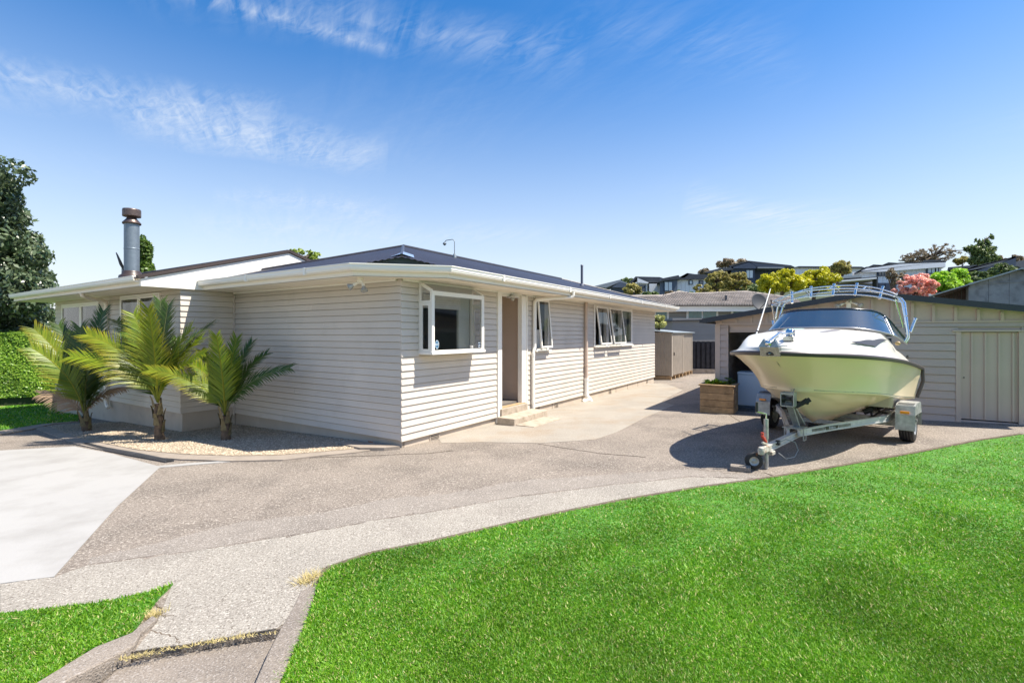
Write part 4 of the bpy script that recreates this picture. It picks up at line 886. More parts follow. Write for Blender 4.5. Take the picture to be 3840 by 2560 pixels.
mb = MB(); mb.box(-.24, -.03, .02, .25, 2.31, 2.36); mb.build('soffit', M_gpanel, gar)
mb = MB(); mb.box(-.25, 7.2, .275, .36, 2.27, 2.36); mb.build('gutter', mat('dark_barge', (.03, .035, .045), .45), gar)
rd = MB()
for k in range(4): rd.box(.05, .07 + .01 * (k % 2), -2.93, -.31, 2.06 + k * .04, 2.098 + k * .04)
rd.box(.03, .08, -2.93, -.31, 2.03, 2.058); rd.build('roller_door', M_gpanel, gar)
for y_ in (-.29, -2.98): mb = MB(); mb.box(-.02, .085, y_, y_ + .035, .11, 2.19); mb.build('door_jamb', M_gpanel, gar)
mb = MB(); mb.box(.02, .05, -5.56, -4.66, .26, 2.02); sd = mb.build('side_door', M_gpanel, gar)
for y in (-4.86, -5.06, -5.26, -5.46): b = MB(); b.box(-.006, .019, y - .016, y + .016, .27, 2.01); b.build('batten', M_gpanel, sd)
mb = MB(); mb.box(-.035, .02, -4.69, -4.61, .15, 2.03); mb.box(-.035, .02, -5.61, -5.53, .15, 2.03); mb.box(-.06, -.002, -5.66, -4.56, 2.035, 2.07); mb.build('door_frame', M_gpanel, gar)
mb = MB(); mb.lathe([(.012, 0), (.012, .01), (0, .012)], (.018, -4.74, 1.1), 10, axis=(-1, 0, 0)); mb.build('lock', M_black, sd)
sp = h2w(7.24 - .12, -6.75); spot_pair('twin spotlight fitting on the garage gable above the boat', (*h2w(7.24 - .01, -6.66), 2.68), RZ - math.pi / 2, M_soffit, [((-.12, -.1, -.02), (-1, -.5, -.5)), ((.12, -.1, -.02), (1, -.5, -.5))], up=True)
# things in the garage
def gl(x, y): return (GO[0] + x * HW[0] - y * HW[1], GO[1] + x * HW[1] + y * HW[0])
t = thing('chest_freezer', 'white chest freezer standing inside the garage doorway', 'freezer', (*gl(.55, -.75), .13), RZ)
mb = MB(); mb.box(0, .6, -.85, .32, 0, .80); mb.build('cabinet', M_fridge, t, bevel=.015); mb = MB(); mb.box(-.01, .62, -.86, .33, .802, .87); mb.build('lid', M_fridge, t, bevel=.015)
t = thing('fridge', 'pale upright fridge behind the chest freezer in the garage', 'fridge', (*gl(1.35, -.95), .13), RZ)
mb = MB(); mb.box(0, .6, -.6, .2, 0, 1.0); mb.build('cabinet', M_fridge, t, bevel=.015); mb = MB(); mb.box(-.03, -.002, -.6, .2, 1.005, 1.55); mb.box(0, .6, -.6, .2, 1.005, 1.55); mb.build('door', M_fridge, t, bevel=.01)
t = thing('white_cabinet', 'narrow white cabinet under the freezer end beside the boat bow', 'cabinet', (*gl(.45, -1.75), .13), RZ); mb = MB(); mb.box(0, .5, -.5, 0, 0, .78); mb.build('carcass', M_fridge, t, bevel=.01); mb = MB(); mb.box(-.018, -.002, -.49, -.01, .02, .76); mb.build('door', M_fridge, t)
t = thing('garage_shelf', 'dark timber rack at the back of the garage', 'shelf', (*gl(3.5, -.6), .13), RZ); mb = MB()
for y in (0, -1.0, -2.0): mb.box(0, .06, y - .05, y + .05, 0, 2.0)
mb.build('post', M_white, t); mb = MB()
for z in (.7, 1.3, 1.9): mb.box(.07, .4, -2.0, .0, z, z + .03)
mb.build('shelf_board', M_oldwood, t)
# satellite dish over the garage roof
dp = at(2846, 1134, 14.2); t = thing('satellite_dish', 'dark grey satellite dish on the garage roof beside the tiled house', 'satellite dish', (dp.x, dp.y, dp.z - .45), 0)
mb = MB(); prof = [(.27 * i / 8, .05 * (i / 8) ** 2) for i in range(9)] + [(.275, .045), (.27, .035)]; mb.lathe(prof, (0, 0, .45), 32, axis=(.25, -1, .35)); mb.build('reflector', M_dishg, t)
mb = MB(); mb.tube([(0, .1, -.15), (0, .1, .42)], .02, 8); mb.build('mast', M_alu, t); mb = MB(); mb.tube([(0, 0, .25), (.05, -.28, .42)], .01, 6); mb.lathe([(.02, 0), (.025, .06)], (.05, -.28, .42), 10); mb.build('feed_arm', M_black, t)
pp = at(2893, 1160, 13.2); t = thing('vent_stack', 'thin brown vent pipe rising at the edge of the garage roof', 'pipe', (pp.x, pp.y, 2.4)); mb = MB(); mb.tube([(0, 0, 0), (0, 0, .48)], .018, 8); mb.build('pipe', mat('brown_pipe', (.3, .2, .15), .5), t); mb = MB(); mb.lathe([(.03, .48), (.03, .5), (0, .51)], n=10); mb.build('cap', M_black, t)
# planter box
pb = thing('planter_box', 'timber planter box of stacked pine boards at the garage doorway', 'planter', (*h2w(6.48, -3.62), .055), RZ)
W_, Dp, Hh = .76, .74, .70
for k in range(4):
    z0 = k * .166 + .004
    for nm, a in (('plank', (0, .035, -W_, 0)), ('plank', (Dp - .035, Dp, -W_, 0)), ('plank', (.036, Dp - .036, -W_, -W_ + .035)), ('plank', (.036, Dp - .036, -.035, 0))):
        mb = MB(); mb.box(a[0], a[1], a[2], a[3], z0, z0 + .159); mb.build(nm, M_wood, pb, bevel=.004)
for a in ((-.03, .09, -W_ - .03, .03), (Dp - .09, Dp + .03, -W_ - .03, .03), (.091, Dp - .091, -W_ - .03, -W_ + .09), (.091, Dp - .091, -.09, .03)):
    mb = MB(); mb.box(*a, .668, .70); mb.build('cap_rail', M_wood, pb, bevel=.004)
mb = MB(); mb.box(.04, Dp - .04, -W_ + .04, -.04, .55, .62); mb.build('soil', M_soil, pb)
pc = h2w(7.33 + .5, -3.94)
def rosettes(label, cx, cy, cz, n, spread, size, m, cat='plant', seed=1, hgt=.1):
    t = thing('leafy_plant', label, cat, (cx, cy, cz), 0, 'plants in the timber planter'); g = random.Random(seed); vs = []; fs = []
    for i in range(n):
        a0 = g.uniform(0, 6.28); r = spread * math.sqrt(g.random()); c = Vector((math.cos(a0) * r, math.sin(a0) * r, g.uniform(.02, hgt)))
        for k in range(11):
            a = k * 2.4 + g.random(); el = .25 + .09 * k; d = Vector((math.cos(a) * math.cos(el), math.sin(a) * math.cos(el), math.sin(el))); s = d.cross(Vector((0, 0, 1))).normalized() * size * .3; o = len(vs); L_ = size * g.uniform(.8, 1.2)
            vs += [tuple(c), tuple(c + d * L_ * .6 + s), tuple(c + d * L_ + Vector((0, 0, -.01))), tuple(c + d * L_ * .6 - s)]; fs.append((o, o + 1, o + 2, o + 3))
    me = bpy.data.meshes.new('foliage'); me.from_pydata(vs, [], fs); me.materials.append(m); ob = bpy.data.objects.new('foliage', me); COL.objects.link(ob); ob.parent = t
    mb = MB(); mb.tube([(0, 0, -.05), (0, 0, hgt * .6)], .012, 6); mb.build('stem', M_bark, t)
q = h2w(6.82, -3.82); rosettes('yellow green leafy plant at the left end of the planter', q[0], q[1], .69, 26, .17, .09, L_succ, seed=1)
q = h2w(6.85, -4.02); rosettes('mid green leafy plant at the middle of the planter', q[0], q[1], .69, 24, .17, .08, L_succ, seed=2, hgt=.13)
q = h2w(6.95, -4.24); rosettes('dark green taller plant at the right end of the planter', q[0], q[1], .69, 16, .12, .07, L_deep, seed=3, hgt=.2)

# =================================================================== BOAT AND TRAILER
BA = Vector((5.93, 8.99)); BF = Vector((-.72, -.694)).normalized(); BR = math.atan2(BF.y, BF.x); BZ = .17
boat = thing('motor_boat', 'cream and white cabin motor boat with blue tinted windscreen on a trailer', 'boat', (BA.x, BA.y, BZ), BR)
def b2w(X, Y, z): return Vector((BA.x + X * BF.x - Y * BF.y, BA.y + X * BF.y + Y * BF.x, z))
def w2b(x, y): dx, dy = x - BA.x, y - BA.y; return (dx * BF.x + dy * BF.y, -dx * BF.y + dy * BF.x)
def interp(t, xs, ys):
    for i in range(len(xs) - 1):
        if t <= xs[i + 1] or i == len(xs) - 2:
            f = (t - xs[i]) / (xs[i + 1] - xs[i]); m0 = (ys[i + 1] - ys[max(0, i - 1)]) / (xs[i + 1] - xs[max(0, i - 1)]); m1 = (ys[min(len(xs) - 1, i + 2)] - ys[i]) / (xs[min(len(xs) - 1, i + 2)] - xs[i]); h = xs[i + 1] - xs[i]
            return (2 * f ** 3 - 3 * f ** 2 + 1) * ys[i] + (f ** 3 - 2 * f ** 2 + f) * h * m0 + (-2 * f ** 3 + 3 * f ** 2) * ys[i + 1] + (f ** 3 - f ** 2) * h * m1
def sheer(u):
    """u 0 transom .. 1 stem -> (X, half breadth, z)"""
    return (interp(u, [0, .3, .55, .75, .88, .96, 1], [-1.5, .1, 1.3, 2.25, 2.85, 3.18, 3.30]), max(0, interp(u, [0, .3, .55, .75, .88, .96, 1], [1.10, 1.15, 1.11, .93, .62, .30, .0])), interp(u, [0, .3, .55, .8, 1], [1.345, 1.49, 1.60, 1.69, 1.735]) - BZ)
def chine(u):
    return (interp(u, [0, .3, .55, .75, .88, .96, 1], [-1.5, .0, 1.0, 1.7, 2.1, 2.3, 2.38]), max(0, interp(u, [0, .3, .55, .75, .88, .96, 1], [.97, .94, .85, .64, .37, .15, 0])), interp(u, [0, .3, .55, .75, 1], [.752, .90, 1.02, 1.085, 1.135]) - BZ)
def keel(u):
    X = chine(u)[0]; return (X, 0, interp(X, [-1.5, 0, 1.0, 1.5, 1.9, 2.2, 2.38], [.41, .41, .46, .60, .80, 1.0, 1.135]) - BZ)
NU = 44
def hull_rows(sg):
    rows = []
    for i in range(NU + 1):
        u = (i / NU); S, Cq, K = sheer(u), chine(u), keel(u); r = []
        for k in range(9):                        # bottom, with lifting strakes
            f = k / 8; y = Cq[1] * f; z = K[2] + (Cq[2] - K[2]) * (f ** .92); X = K[0] + (Cq[0] - K[0]) * f
            if k in (3, 6): z -= .012 * min(1, (1 - u) * 6)
            r.append((X, sg * y, z))
        fl = .10 * math.sin(min(1, u * 1.2) * math.pi / 2) * min(1, (1 - u) * 5)
        r.append((Cq[0], sg * (Cq[1] + .025 * min(1, (1 - u) * 8)), Cq[2] + .004)); r.append((Cq[0], sg * (Cq[1] + .028 * min(1, (1 - u) * 8)), Cq[2] + .03))
        for k in range(1, 11):
            f = k / 10; y = Cq[1] + .028 * min(1, (1 - u) * 8) * (1 - f) + (S[1] - Cq[1]) * f - fl * math.sin(f * math.pi) * .55; X = Cq[0] + (S[0] - Cq[0]) * (f ** (1 + .25 * u)); z = Cq[2] + .03 + (S[2] - Cq[2] - .03) * f
            if k == 7: y += .007
            r.append((X, sg * max(0, y), z))
        rows.append(r if sg > 0 else r)
    return rows
mb = MB()
for sg in (1, -1):
    rows = hull_rows(sg)
    if sg < 0: rows = [r[::-1] for r in rows]
    mb.grid(rows)
r1, r2 = hull_rows(1)[0], hull_rows(-1)[0]; mb.grid([r1, r2], smooth=False)
hull = mb.build('hull', M_gel, boat); es = hull.modifiers.new('weld', 'WELD'); es.merge_threshold = .002
hull.data.polygons.foreach_set('use_smooth', [True] * len(hull.data.polygons))
# thin dark boot line along the chine
mb = MB()
for sg in (1, -1): mb.tube([(chine(i / 30)[0], sg * (chine(i / 30)[1] + .027), chine(i / 30)[2] + .033) for i in range(29)], .0045, 5)
mb.build('chine_line', mat('line_grey', (.15, .14, .11), .5), hull)
# rub rail
mb = MB()
pts = [(sheer(i / 40)[0], sheer(i / 40)[1] + .012, sheer(i / 40)[2]) for i in range(41)]; path = pts[:-1] + [(3.315, 0, pts[-1][2])] + [(x, -y, z) for x, y, z in pts[::-1][1:]]
mb.tube(path, .026, 8); mb.tube([(x, y * 1.002, z - .02) for x, y, z in path], .018, 8); mb.tube([pts[0], (-1.5, 1.12, pts[0][2] - .25), (-1.42, 1.04, .62)], .03, 8); mb.build('rub_rail', M_trim, boat)
# deck and cabin top
def rise(X): return interp(X, [-1.5, -.3, .4, 1.0, 1.6, 2.1, 2.5, 2.8, 3.35], [.16, .36, .46, .47, .40, .31, .19, .09, .05])
def deck_pt(u, q, sg=1):
    S = sheer(u); X = S[0]; b = S[1]; fq = min(1, abs(q)); e = max(0, min(1, (.955 - fq) / .20)); e = e * e * (3 - 2 * e); side = e * .70 + .30 * (1 - fq ** 2.2)
    z = S[2] + .035 + rise(X) * side * (1 if X < 2.0 else (.92 + .08)) ; return (X, b * q * (1 - .02), z)
rows = []
for i in range(NU + 1):
    u = i / NU
    r = [deck_pt(u, math.sin(-math.pi / 2 + math.pi * k / 36)) for k in range(37)]
    if sheer(u)[0] < .42: r = [(p[0], p[1], .6 if abs(p[1]) < sheer(u)[1] - .22 else p[2]) for p in r]
    rows.append([(sheer(u)[0], -sheer(u)[1], sheer(u)[2])] + r + [(sheer(u)[0], sheer(u)[1], sheer(u)[2])])
mb = MB(); mb.grid(rows); dk = mb.build('deck', M_deck, boat)
for ob in (dk,): 
    w = ob.modifiers.new('weld', 'WELD'); w.merge_threshold = .002
# side decks aft of the windscreen and cockpit
mb = MB()
mb.box(-1.53, -1.505, -1.0, 1.0, .6, 1.2); mb.build('transom_top', M_deck, boat)
mb = MB(); mb.box(.28, .32, -.9, .9, .6, 1.75); mb.box(-.55, -.25, .25, .75, .6, 1.55); mb.box(-.55, -.25, -.75, -.25, .6, 1.55); mb.build('seat', mat('navy_vinyl', (.03, .05, .09), .5), boat)
# bow step plate in grey, anchor gear
mb = MB(); zb_ = sheer(1)[2]
mb.add([(3.30, -.13, zb_ - .05), (3.30, .13, zb_ - .05), (3.36, .12, zb_ + .08), (3.36, -.12, zb_ + .08), (3.0, -.14, zb_ + .05), (3.0, .14, zb_ + .05), (3.0, .12, zb_ + .10), (3.0, -.12, zb_ + .10)], [(0, 1, 2, 3), (4, 7, 6, 5), (3, 2, 6, 7), (0, 4, 5, 1), (0, 3, 7, 4), (1, 5, 6, 2)])
for sg in (-1, 1): mb.add([(3.38, sg * .015, zb_ + .08), (3.38, sg * .13, zb_ + .08), (3.36, sg * .07, zb_ + .19), (3.30, sg * .015, zb_ + .08), (3.30, sg * .13, zb_ + .08), (3.30, sg * .07, zb_ + .19)], [(0, 1, 2), (5, 4, 3), (0, 2, 5, 3), (1, 4, 5, 2)])
mb.lathe([(.018, 0), (.018, .006), (0, .007)], (3.335, .0, zb_ - .01), 14, axis=(1, 0, .4)); mb.build('bow_plate', mat('stainless_plate', (.30, .31, .28), .25, metal=.85, var=.15, vscale=20), boat)
mb = MB(); mb.lathe([(.0, -.035), (.04, -.035), (.028, 0), (.04, .035), (0, .035)], (3.36, 0, zb_ + .13), 16, axis=(0, 1, 0)); mb.bar((3.3, -.04, zb_ + .15), (2.85, -.04, zb_ + .24), .008, .05); mb.bar((3.3, .04, zb_ + .15), (2.85, .04, zb_ + .24), .008, .05); mb.build('anchor_roller', M_chrome, boat)
mb = MB(); mb.tube([(3.33, 0, zb_ + .16), (2.95, 0, zb_ + .27), (2.6, .02, zb_ + .26)], .014, 8); mb.lathe([(.05, -.05), (.07, -.03), (.045, 0), (.07, .03), (.05, .05)], (2.52, .02, zb_ + .27), 16, axis=(0, 1, 0)); mb.box(2.4, 2.62, -.05, .09, zb_ + .16, zb_ + .22); mb.build('windlass', M_chrome, boat)
# white raised bow step on each side of the plate
# windscreen
def ws_base(t): # t -1..1
    a = abs(t); return Vector((interp(a, [0, .45, .8, 1], [1.28, 1.12, .62, -.35]), (1 if t > 0 else -1) * interp(a, [0, .45, .8, 1], [0, .60, .97, 1.02]), interp(a, [0, .45, .8, 1], [2.10, 2.08, 1.97, 1.82]) - BZ))
def ws_top(t):
    a = abs(t); return Vector((interp(a, [0, .45, .8, 1], [.86, .74, .30, -.5]), (1 if t > 0 else -1) * interp(a, [0, .45, .8, 1], [0, .50, .80, .98]), interp(a, [0, .45, .8, 1], [2.415, 2.40, 2.30, 1.90]) - BZ))
N_ = 32; rows = [[tuple(ws_base(-1 + 2 * i / N_).lerp(ws_top(-1 + 2 * i / N_), k / 4) + Vector((0, 0, 0))) for k in range(5)] for i in range(N_ + 1)]
mb = MB(); mb.grid(rows); ws = mb.build('windscreen', M_screen, boat)
mb = MB(); mb.tube([ws_top(-1 + 2 * i / 40) for i in range(41)], .018, 8); mb.build('screen_frame', mat('navy_frame', (.01, .015, .03), .25), ws)
mb = MB(); mb.tube([ws_base(-1 + 2 * i / 40) + Vector((.008, 0, .0)) for i in range(41)], .013, 8)
for sgt in (-.80, .80): mb.tube([ws_base(sgt), ws_top(sgt)], .015, 8)
mb.build('screen_trim', mat('screen_trim_grey', (.35, .35, .37), .3, metal=.5), ws)
mb = MB(); mb.lathe([(.0, .10), (.12, .09), (.34, .03), (.42, 0)], (.6, -.45, 2.0 - BZ), 20); mb.build('dash', mat('dash_teal', (.35, .55, .5), .5), boat)
mb = MB(); mb.box(-.3, .85, -.85, .85, 1.78, 1.80); mb.build('canopy_cover', mat('navy_canvas', (.012, .03, .06), .8), boat)
# black shark-fin vents on the cabin side
def deck_z(X, Y):
    lo, hi = 0., 1.
    for _ in range(30):
        m_ = (lo + hi) / 2
        if sheer(m_)[0] < X: lo = m_
        else: hi = m_
    S = sheer(lo); q = max(-1, min(1, Y / (S[1] * .98))); return deck_pt(lo, q)[2]
def on_deck(u, v):
    best = None
    for i in range(0, 70):
        X = 2.9 - i * .04
        for k in range(60):
            Y = k / 59 * 1.12; z = deck_z(X, Y) + BZ; w = b2w(X, Y, z); e = (U0 + F * w.x / w.y - u) ** 2 + (V0 - F * (w.z - CZ) / w.y - v) ** 2
            if Y < sheer_b(X) and (best is None or e < best[0]): best = (e, X, Y)
    return best[1:]
def sheer_b(X):
    lo, hi = 0., 1.
    for _ in range(20):
        m_ = (lo + hi) / 2
        if sheer(m_)[0] < X: lo = m_
        else: hi = m_
    return sheer(lo)[1] * .97
FT = [on_deck(*p) for p in ((3186, 1291), (3225, 1283), (3270, 1279), (3326, 1282))]; FB = [on_deck(*p) for p in ((3186, 1292), (3220, 1294), (3252, 1300), (3286, 1308))]
for sg in (1, -1):
    # outline from front tip to the back, along the cabin side
    top = [(2.05, .72), (1.75, .775), (1.5, .80), (1.25, .815), (1.0, .82)]; bot = [(2.05, .722), (1.75, .835), (1.5, .90), (1.3, .97), (1.22, .99)]
    rows = []; NF = 16
    if sg == 1: top, bot = FT, FB
    else: top, bot = FT, FB
    for q in range(NF + 1):
        f = q / NF * (len(top) - 1); k = min(int(f), len(top) - 2); f -= k; a = [top[k][w] * (1 - f) + top[k + 1][w] * f for w in (0, 1)]; b = [bot[k][w] * (1 - f) + bot[k + 1][w] * f for w in (0, 1)]
        rows.append([((a[0] * (1 - h) + b[0] * h) + .004, sg * ((a[1] * (1 - h) + b[1] * h) + .010), deck_z(a[0] * (1 - h) + b[0] * h, a[1] * (1 - h) + b[1] * h) + .024) for h in [z_ / 8 for z_ in range(9)]])
    mb = MB(); mb.grid(rows); mb.build('cabin_vent', mat('vent_mesh_dark', (.05, .045, .05), .4), boat)
for sg in (1, -1):
    mb = MB(); P_ = [(2.2, .2), (1.9, .36), (1.6, .42), (1.42, .42)]; P2 = [(2.2, .2), (1.85, .30), (1.55, .33), (1.42, .34)]
    mb.grid([[(a[0], sg * a[1], deck_z(*a) + .004), (b[0], sg * b[1], deck_z(*b) + .004)] for a, b in zip(P_, P2)]); mb.build('deck_flash', mat('flash_grey', (.22, .2, .2), .4), boat)
mb = MB()
for sg in (1, -1): mb.lathe([(.03, -.01), (.035, .02), (.02, .045), (0, .05)], (.62, sg * 1.02, 1.84 - BZ), 12, axis=(.7, sg * .7, .1))
mb.build('side_light', mat('bronze_lens', (.4, .28, .12), .3), boat)
# short dark script mark on the port side, too small to read
mb = MB()
for k in range(7): mb.box(.30 + k * .035, .318 + k * .035, 1.118, 1.124, 1.60 - BZ + .01 * (k % 3), 1.635 - BZ + .012 * (k % 2))
mb.build('side_decal', M_black, boat)
# rocket-launcher arch
arch = MB()
def arc(x, w, z0, z1, n=20, lean=0): # tube over the boat at X=x
    return [(x + lean * (1 - abs(t)), w * t, z0 + (z1 - z0) * (1 - abs(t) ** 2.6)) for t in [-1 + 2 * i / n for i in range(n + 1)]]
zA = 2.0 - BZ
def leg(sg, x0, z0, x1, z1, r=.02): return [(x0, sg * 1.02, z0), (x0 - .02, sg * 1.06, z0 + .08), (x0 + (x1 - x0) * .3, sg * 1.04, z0 + (z1 - z0) * .35), (x1, sg * .98, z1 - .08), (x1, sg * .93, z1)]
for xx, zt in ((-.42, 2.80), (.30, 2.80)):
    arch.tube(arc(xx, .93, 2.62 - BZ, zt - BZ), .012, 8)
    if xx > 0: arch.tube(arc(xx, .95, 2.54 - BZ, zt - .11 - BZ), .012, 8)
arch.tube(arc(-.06, .93, 2.66 - BZ, 2.88 - BZ), .012, 8)
for sg in (1, -1):
    arch.tube(leg(sg, -.2, 1.84 - BZ, -.42, 2.62 - BZ), .021, 8); arch.tube(leg(sg, -.08, 1.86 - BZ, -.12, 2.60 - BZ), .018, 8)
    arch.tube([(-.42, sg * .93, 2.62 - BZ), (.30, sg * .93, 2.62 - BZ)], .016, 8); arch.tube([(-.42, sg * .95, 2.54 - BZ), (.30, sg * .95, 2.54 - BZ)], .013, 8)
    arch.tube([(-.1, sg * 1.0, 2.1 - BZ), (.30, sg * .95, 2.56 - BZ)], .014, 8)
    for z in (2.0, 2.3): arch.tube([(-.24, sg * 1.045, z - BZ), (-.08, sg * 1.045, z - BZ)], .01, 6)
for y in (-.5, 0, .5): arch.tube([(-.42, y, (2.62 + .18 * (1 - abs(y / .93) ** 2.6)) - BZ), (-.06, y, 2.66 + .22 * (1 - abs(y / .93) ** 2.6) - BZ), (.30, y, (2.62 + .18 * (1 - abs(y / .93) ** 2.6)) - BZ)], .012, 6)
aro = arch.build('rod_arch', M_chrome, boat)
for y in (-.70, -.38, -.02, .32, .68):
    zz = 2.60 + .22 * (1 - abs(y / .93) ** 2.6) - BZ; mb = MB(); mb.tube([(-.06, y, zz - .12), (-.16, y * 1.05, zz + .10)], .022, 10); mb.tube([(-.155, y * 1.05, zz + .09), (-.162, y * 1.053, zz + .105)], .026, 10); mb.build('rod_holder', M_chrome, aro)
for sg in (1, -1): mb = MB(); mb.tube([(-.25, sg * 1.08, 2.02 - BZ), (-.33, sg * 1.14, 2.25 - BZ)], .024, 10); mb.tube([(-.328, sg * 1.137, 2.24 - BZ), (-.335, sg * 1.142, 2.258 - BZ)], .03, 10); mb.build('rod_holder', M_chrome, aro)
# white whip aerial, leaning outboard and back on the starboard side
pa, pb2 = at(2834, 1262, 8.9), at(2889, 1083, 9.3); a = Vector((*w2b(pa.x, pa.y), pa.z - BZ)); b = Vector((*w2b(pb2.x, pb2.y), pb2.z - BZ))
mb = MB(); mb.tube([a, a.lerp(b, .5), b], .012, 8, rs=[.016, .012, .009]); mb.build('aerial', M_white, boat); mb = MB(); mb.tube([a - Vector((0, 0, .06)), a.lerp(b, .12)], .02, 8); mb.build('aerial_base', M_black, boat)
mb = MB(); mb.box(-2.1, -1.52, -.22, .22, .35, 1.25); mb.build('outboard_leg', mat('outboard_white', (.6, .6, .6), .3), boat, bevel=.05)

# ---- trailer
tr = thing('boat_trailer', 'galvanised boat trailer with striped aluminium side beams under the boat', 'trailer', (BA.x, BA.y, BZ), BR)
def beam(pts, h=.10, w=.05, name='side_beam'):
    pts = [Vector(p) for p in pts]; mb = MB()
    for a, b in zip(pts[:-1], pts[1:]):
        d = (b - a).normalized() * .012; mb.bar(a - d * .3, b + d * .3, w * .6, h); mb.bar(a + Vector((0, 0, h / 2 - .008)), b + Vector((0, 0, h / 2 - .008)), w, .017); mb.bar(a - Vector((0, 0, h / 2 - .008)), b - Vector((0, 0, h / 2 - .008)), w, .018); mb.bar(a, b, w * .72, .012)
    return mb.build(name, M_rail, tr)
zt = .36
def arm(sg): return [(2.30, sg * .07, zt - .03), (1.6, sg * .32, zt), (.95, sg * .56, zt + .015), (.62, sg * .70, zt + .03), (.42, sg * .82, zt + .05), (.2, sg * .86, zt + .06), (-1.7, sg * .86, zt + .06)]
bp_ = beam(arm(1)); bs_ = beam(arm(-1))
beam([(2.05, 0, zt - .075), (3.42, 0, zt - .085)], .09, .07, 'drawbar')
mb = MB()
for k in (-1, 1):
    for x in (2.16, 2.28): mb.bar((x, k * .13, zt - .14), (x, k * .13, zt + .04), .014, .014)
    mb.bar((2.16, k * .13, zt - .14), (2.28, k * .13, zt - .14), .014, .014)
mb.box(2.1, 2.36, -.14, .14, zt + .035, zt + .047); mb.build('clamp_plate', M_alu, tr)
mb = MB()
for x in (.1, -.8, -1.6): mb.bar((x, -.84, zt - .0), (x, .84, zt - .0), .07, .07)
mb.bar((1.25, -.42, zt + .02), (1.25, .42, zt + .02), .06, .06); mb.build('cross_member', M_alu, tr)
mb = MB(); mb.bar((0, -1.0, .27), (0, 1.0, .27), .05, .05)
for sg in (1, -1): mb.bar((0, sg * .86, .26), (0, sg * .86, zt + .02), .12, .05); mb.bar((.18, sg * .95, .4), (.18, sg * 1.22, .4), .04, .04); mb.bar((-.18, sg * .9, .45), (-.18, sg * 1.2, .45), .04, .04)
mb.build('axle', M_alu, tr)
def wheel(parent, c, r, w, rimr, m=M_rubber, ribs=4):
    o = MB(); prof = [(rimr, -w / 2), (r * .93, -w / 2), (r * .985, -w * .42)]
    for k in range(ribs): a = -w * .40 + k * w * .8 / ribs; prof += [(r, a), (r, a + w * .8 / ribs * .75), (r * .972, a + w * .8 / ribs * .78), (r * .972, a + w * .8 / ribs * .97)]
    prof += [(r * .985, w * .42), (r * .93, w / 2), (rimr, w / 2)]; o.lathe(prof, c, 36, axis=(0, 1, 0)); wo = o.build('wheel', m, parent)
    q = MB(); q.lathe([(0, w * .30), (rimr * .3, w * .34), (rimr * .35, w * .25), (rimr * .85, w * .15), (rimr * .98, w * .5), (rimr, w * .5)], c, 24, axis=(0, 1, 0)); q.lathe([(0, -w * .30), (rimr * .3, -w * .34), (rimr * .85, -w * .15), (rimr, -w * .5)], c, 24, axis=(0, 1, 0)); q.build('rim', M_alu, wo); return wo
gR = gz(6.75, 8.14) - BZ; gLw = gz(5.1, 9.8) - BZ
for sg, g0 in ((1, gR), (-1, gLw)):
    wheel(tr, (0, sg * 1.08, g0 + .29), .29, .19, .17)
    mb = MB(); y0, y1 = sg * .96, sg * 1.215; P_ = [(.40, .26), (.385, .50), (.32, .645), (.22, .675), (-.22, .675), (-.32, .645), (-.40, .48), (-.42, .26)]
    v = [(x, y, z) for y in (y0, y1) for x, z in P_] + [(x * .97, y, z - .01) for y in (y0, y1) for x, z in P_]; n8 = len(P_)
    mb.add(v, [(i, i + 1, n8 + i + 1, n8 + i) for i in range(n8 - 1)] + [(2 * n8 + i, 3 * n8 + i, 3 * n8 + i + 1, 2 * n8 + i + 1) for i in range(n8 - 1)])
    P3 = [(x, z) for x, z in P_]; mb.add([(x, y1, z) for x, z in P3] + [(x, y1, .50) for x, z in ((.39, 0), (-.40, 0))], [(1, 2, 3, 4, 5, 6)]); mb.build('mudguard', M_alu, tr, bevel=.0)
    mb = MB(); ym = (y0 + y1) / 2; mb.box(.385, .42, ym - .06, ym + .06, .525, .565); mb.build('marker_lamp', M_amber, tr, bevel=.006)
    mb = MB()
    for k in range(12): mb.box(.20, .30, ym - .1 + k * .018, ym - .092 + k * .018, .676, .682)
    mb.build('guard_tread', M_black, tr)
# rollers
for sg in (1, -1):
    for k, X in enumerate((.35, .05, -.3, -.62, -.95, -1.3)):
        y = .58 if k < 2 else .62; zc = keel(.2)[2] + (chine(.25)[2] - keel(.2)[2]) * y / .94 - .045 + .03 * (X > 0); mb = MB(); ax = Vector((0, .88, .48 * sg)).normalized()
        prof = []
        for j in range(7): prof += [(.046, -.06 + j * .02), (.052, -.054 + j * .02), (.046, -.047 + j * .02)]
        mb.lathe([(0, -.062)] + prof + [(0, .085)], (X, sg * y, zc), 14, axis=ax); mb.build('roller', M_rubber, tr)
    mb = MB(); mb.bar((.45, sg * .62, .38), (-1.4, sg * .66, .40), .04, .05)
    for X in (.2, -.45, -1.1): mb.bar((X, sg * .62, .38), (X, sg * .6, .50), .03, .03); mb.bar((X, sg * .62, .40), (X, sg * .86, .38), .03, .03)
    mb.build('roller_beam', M_black, tr)
mb = MB()
for X, z in ((1.15, .30), (.5, .20), (-.4, .20), (-1.3, .2)): mb.lathe([(0, -.09), (.05, -.09), (.03, 0), (.05, .09), (0, .09)], (X, 0, z - .03), 14, axis=(0, 1, 0))
mb.build('keel_roller', M_rubber, tr)
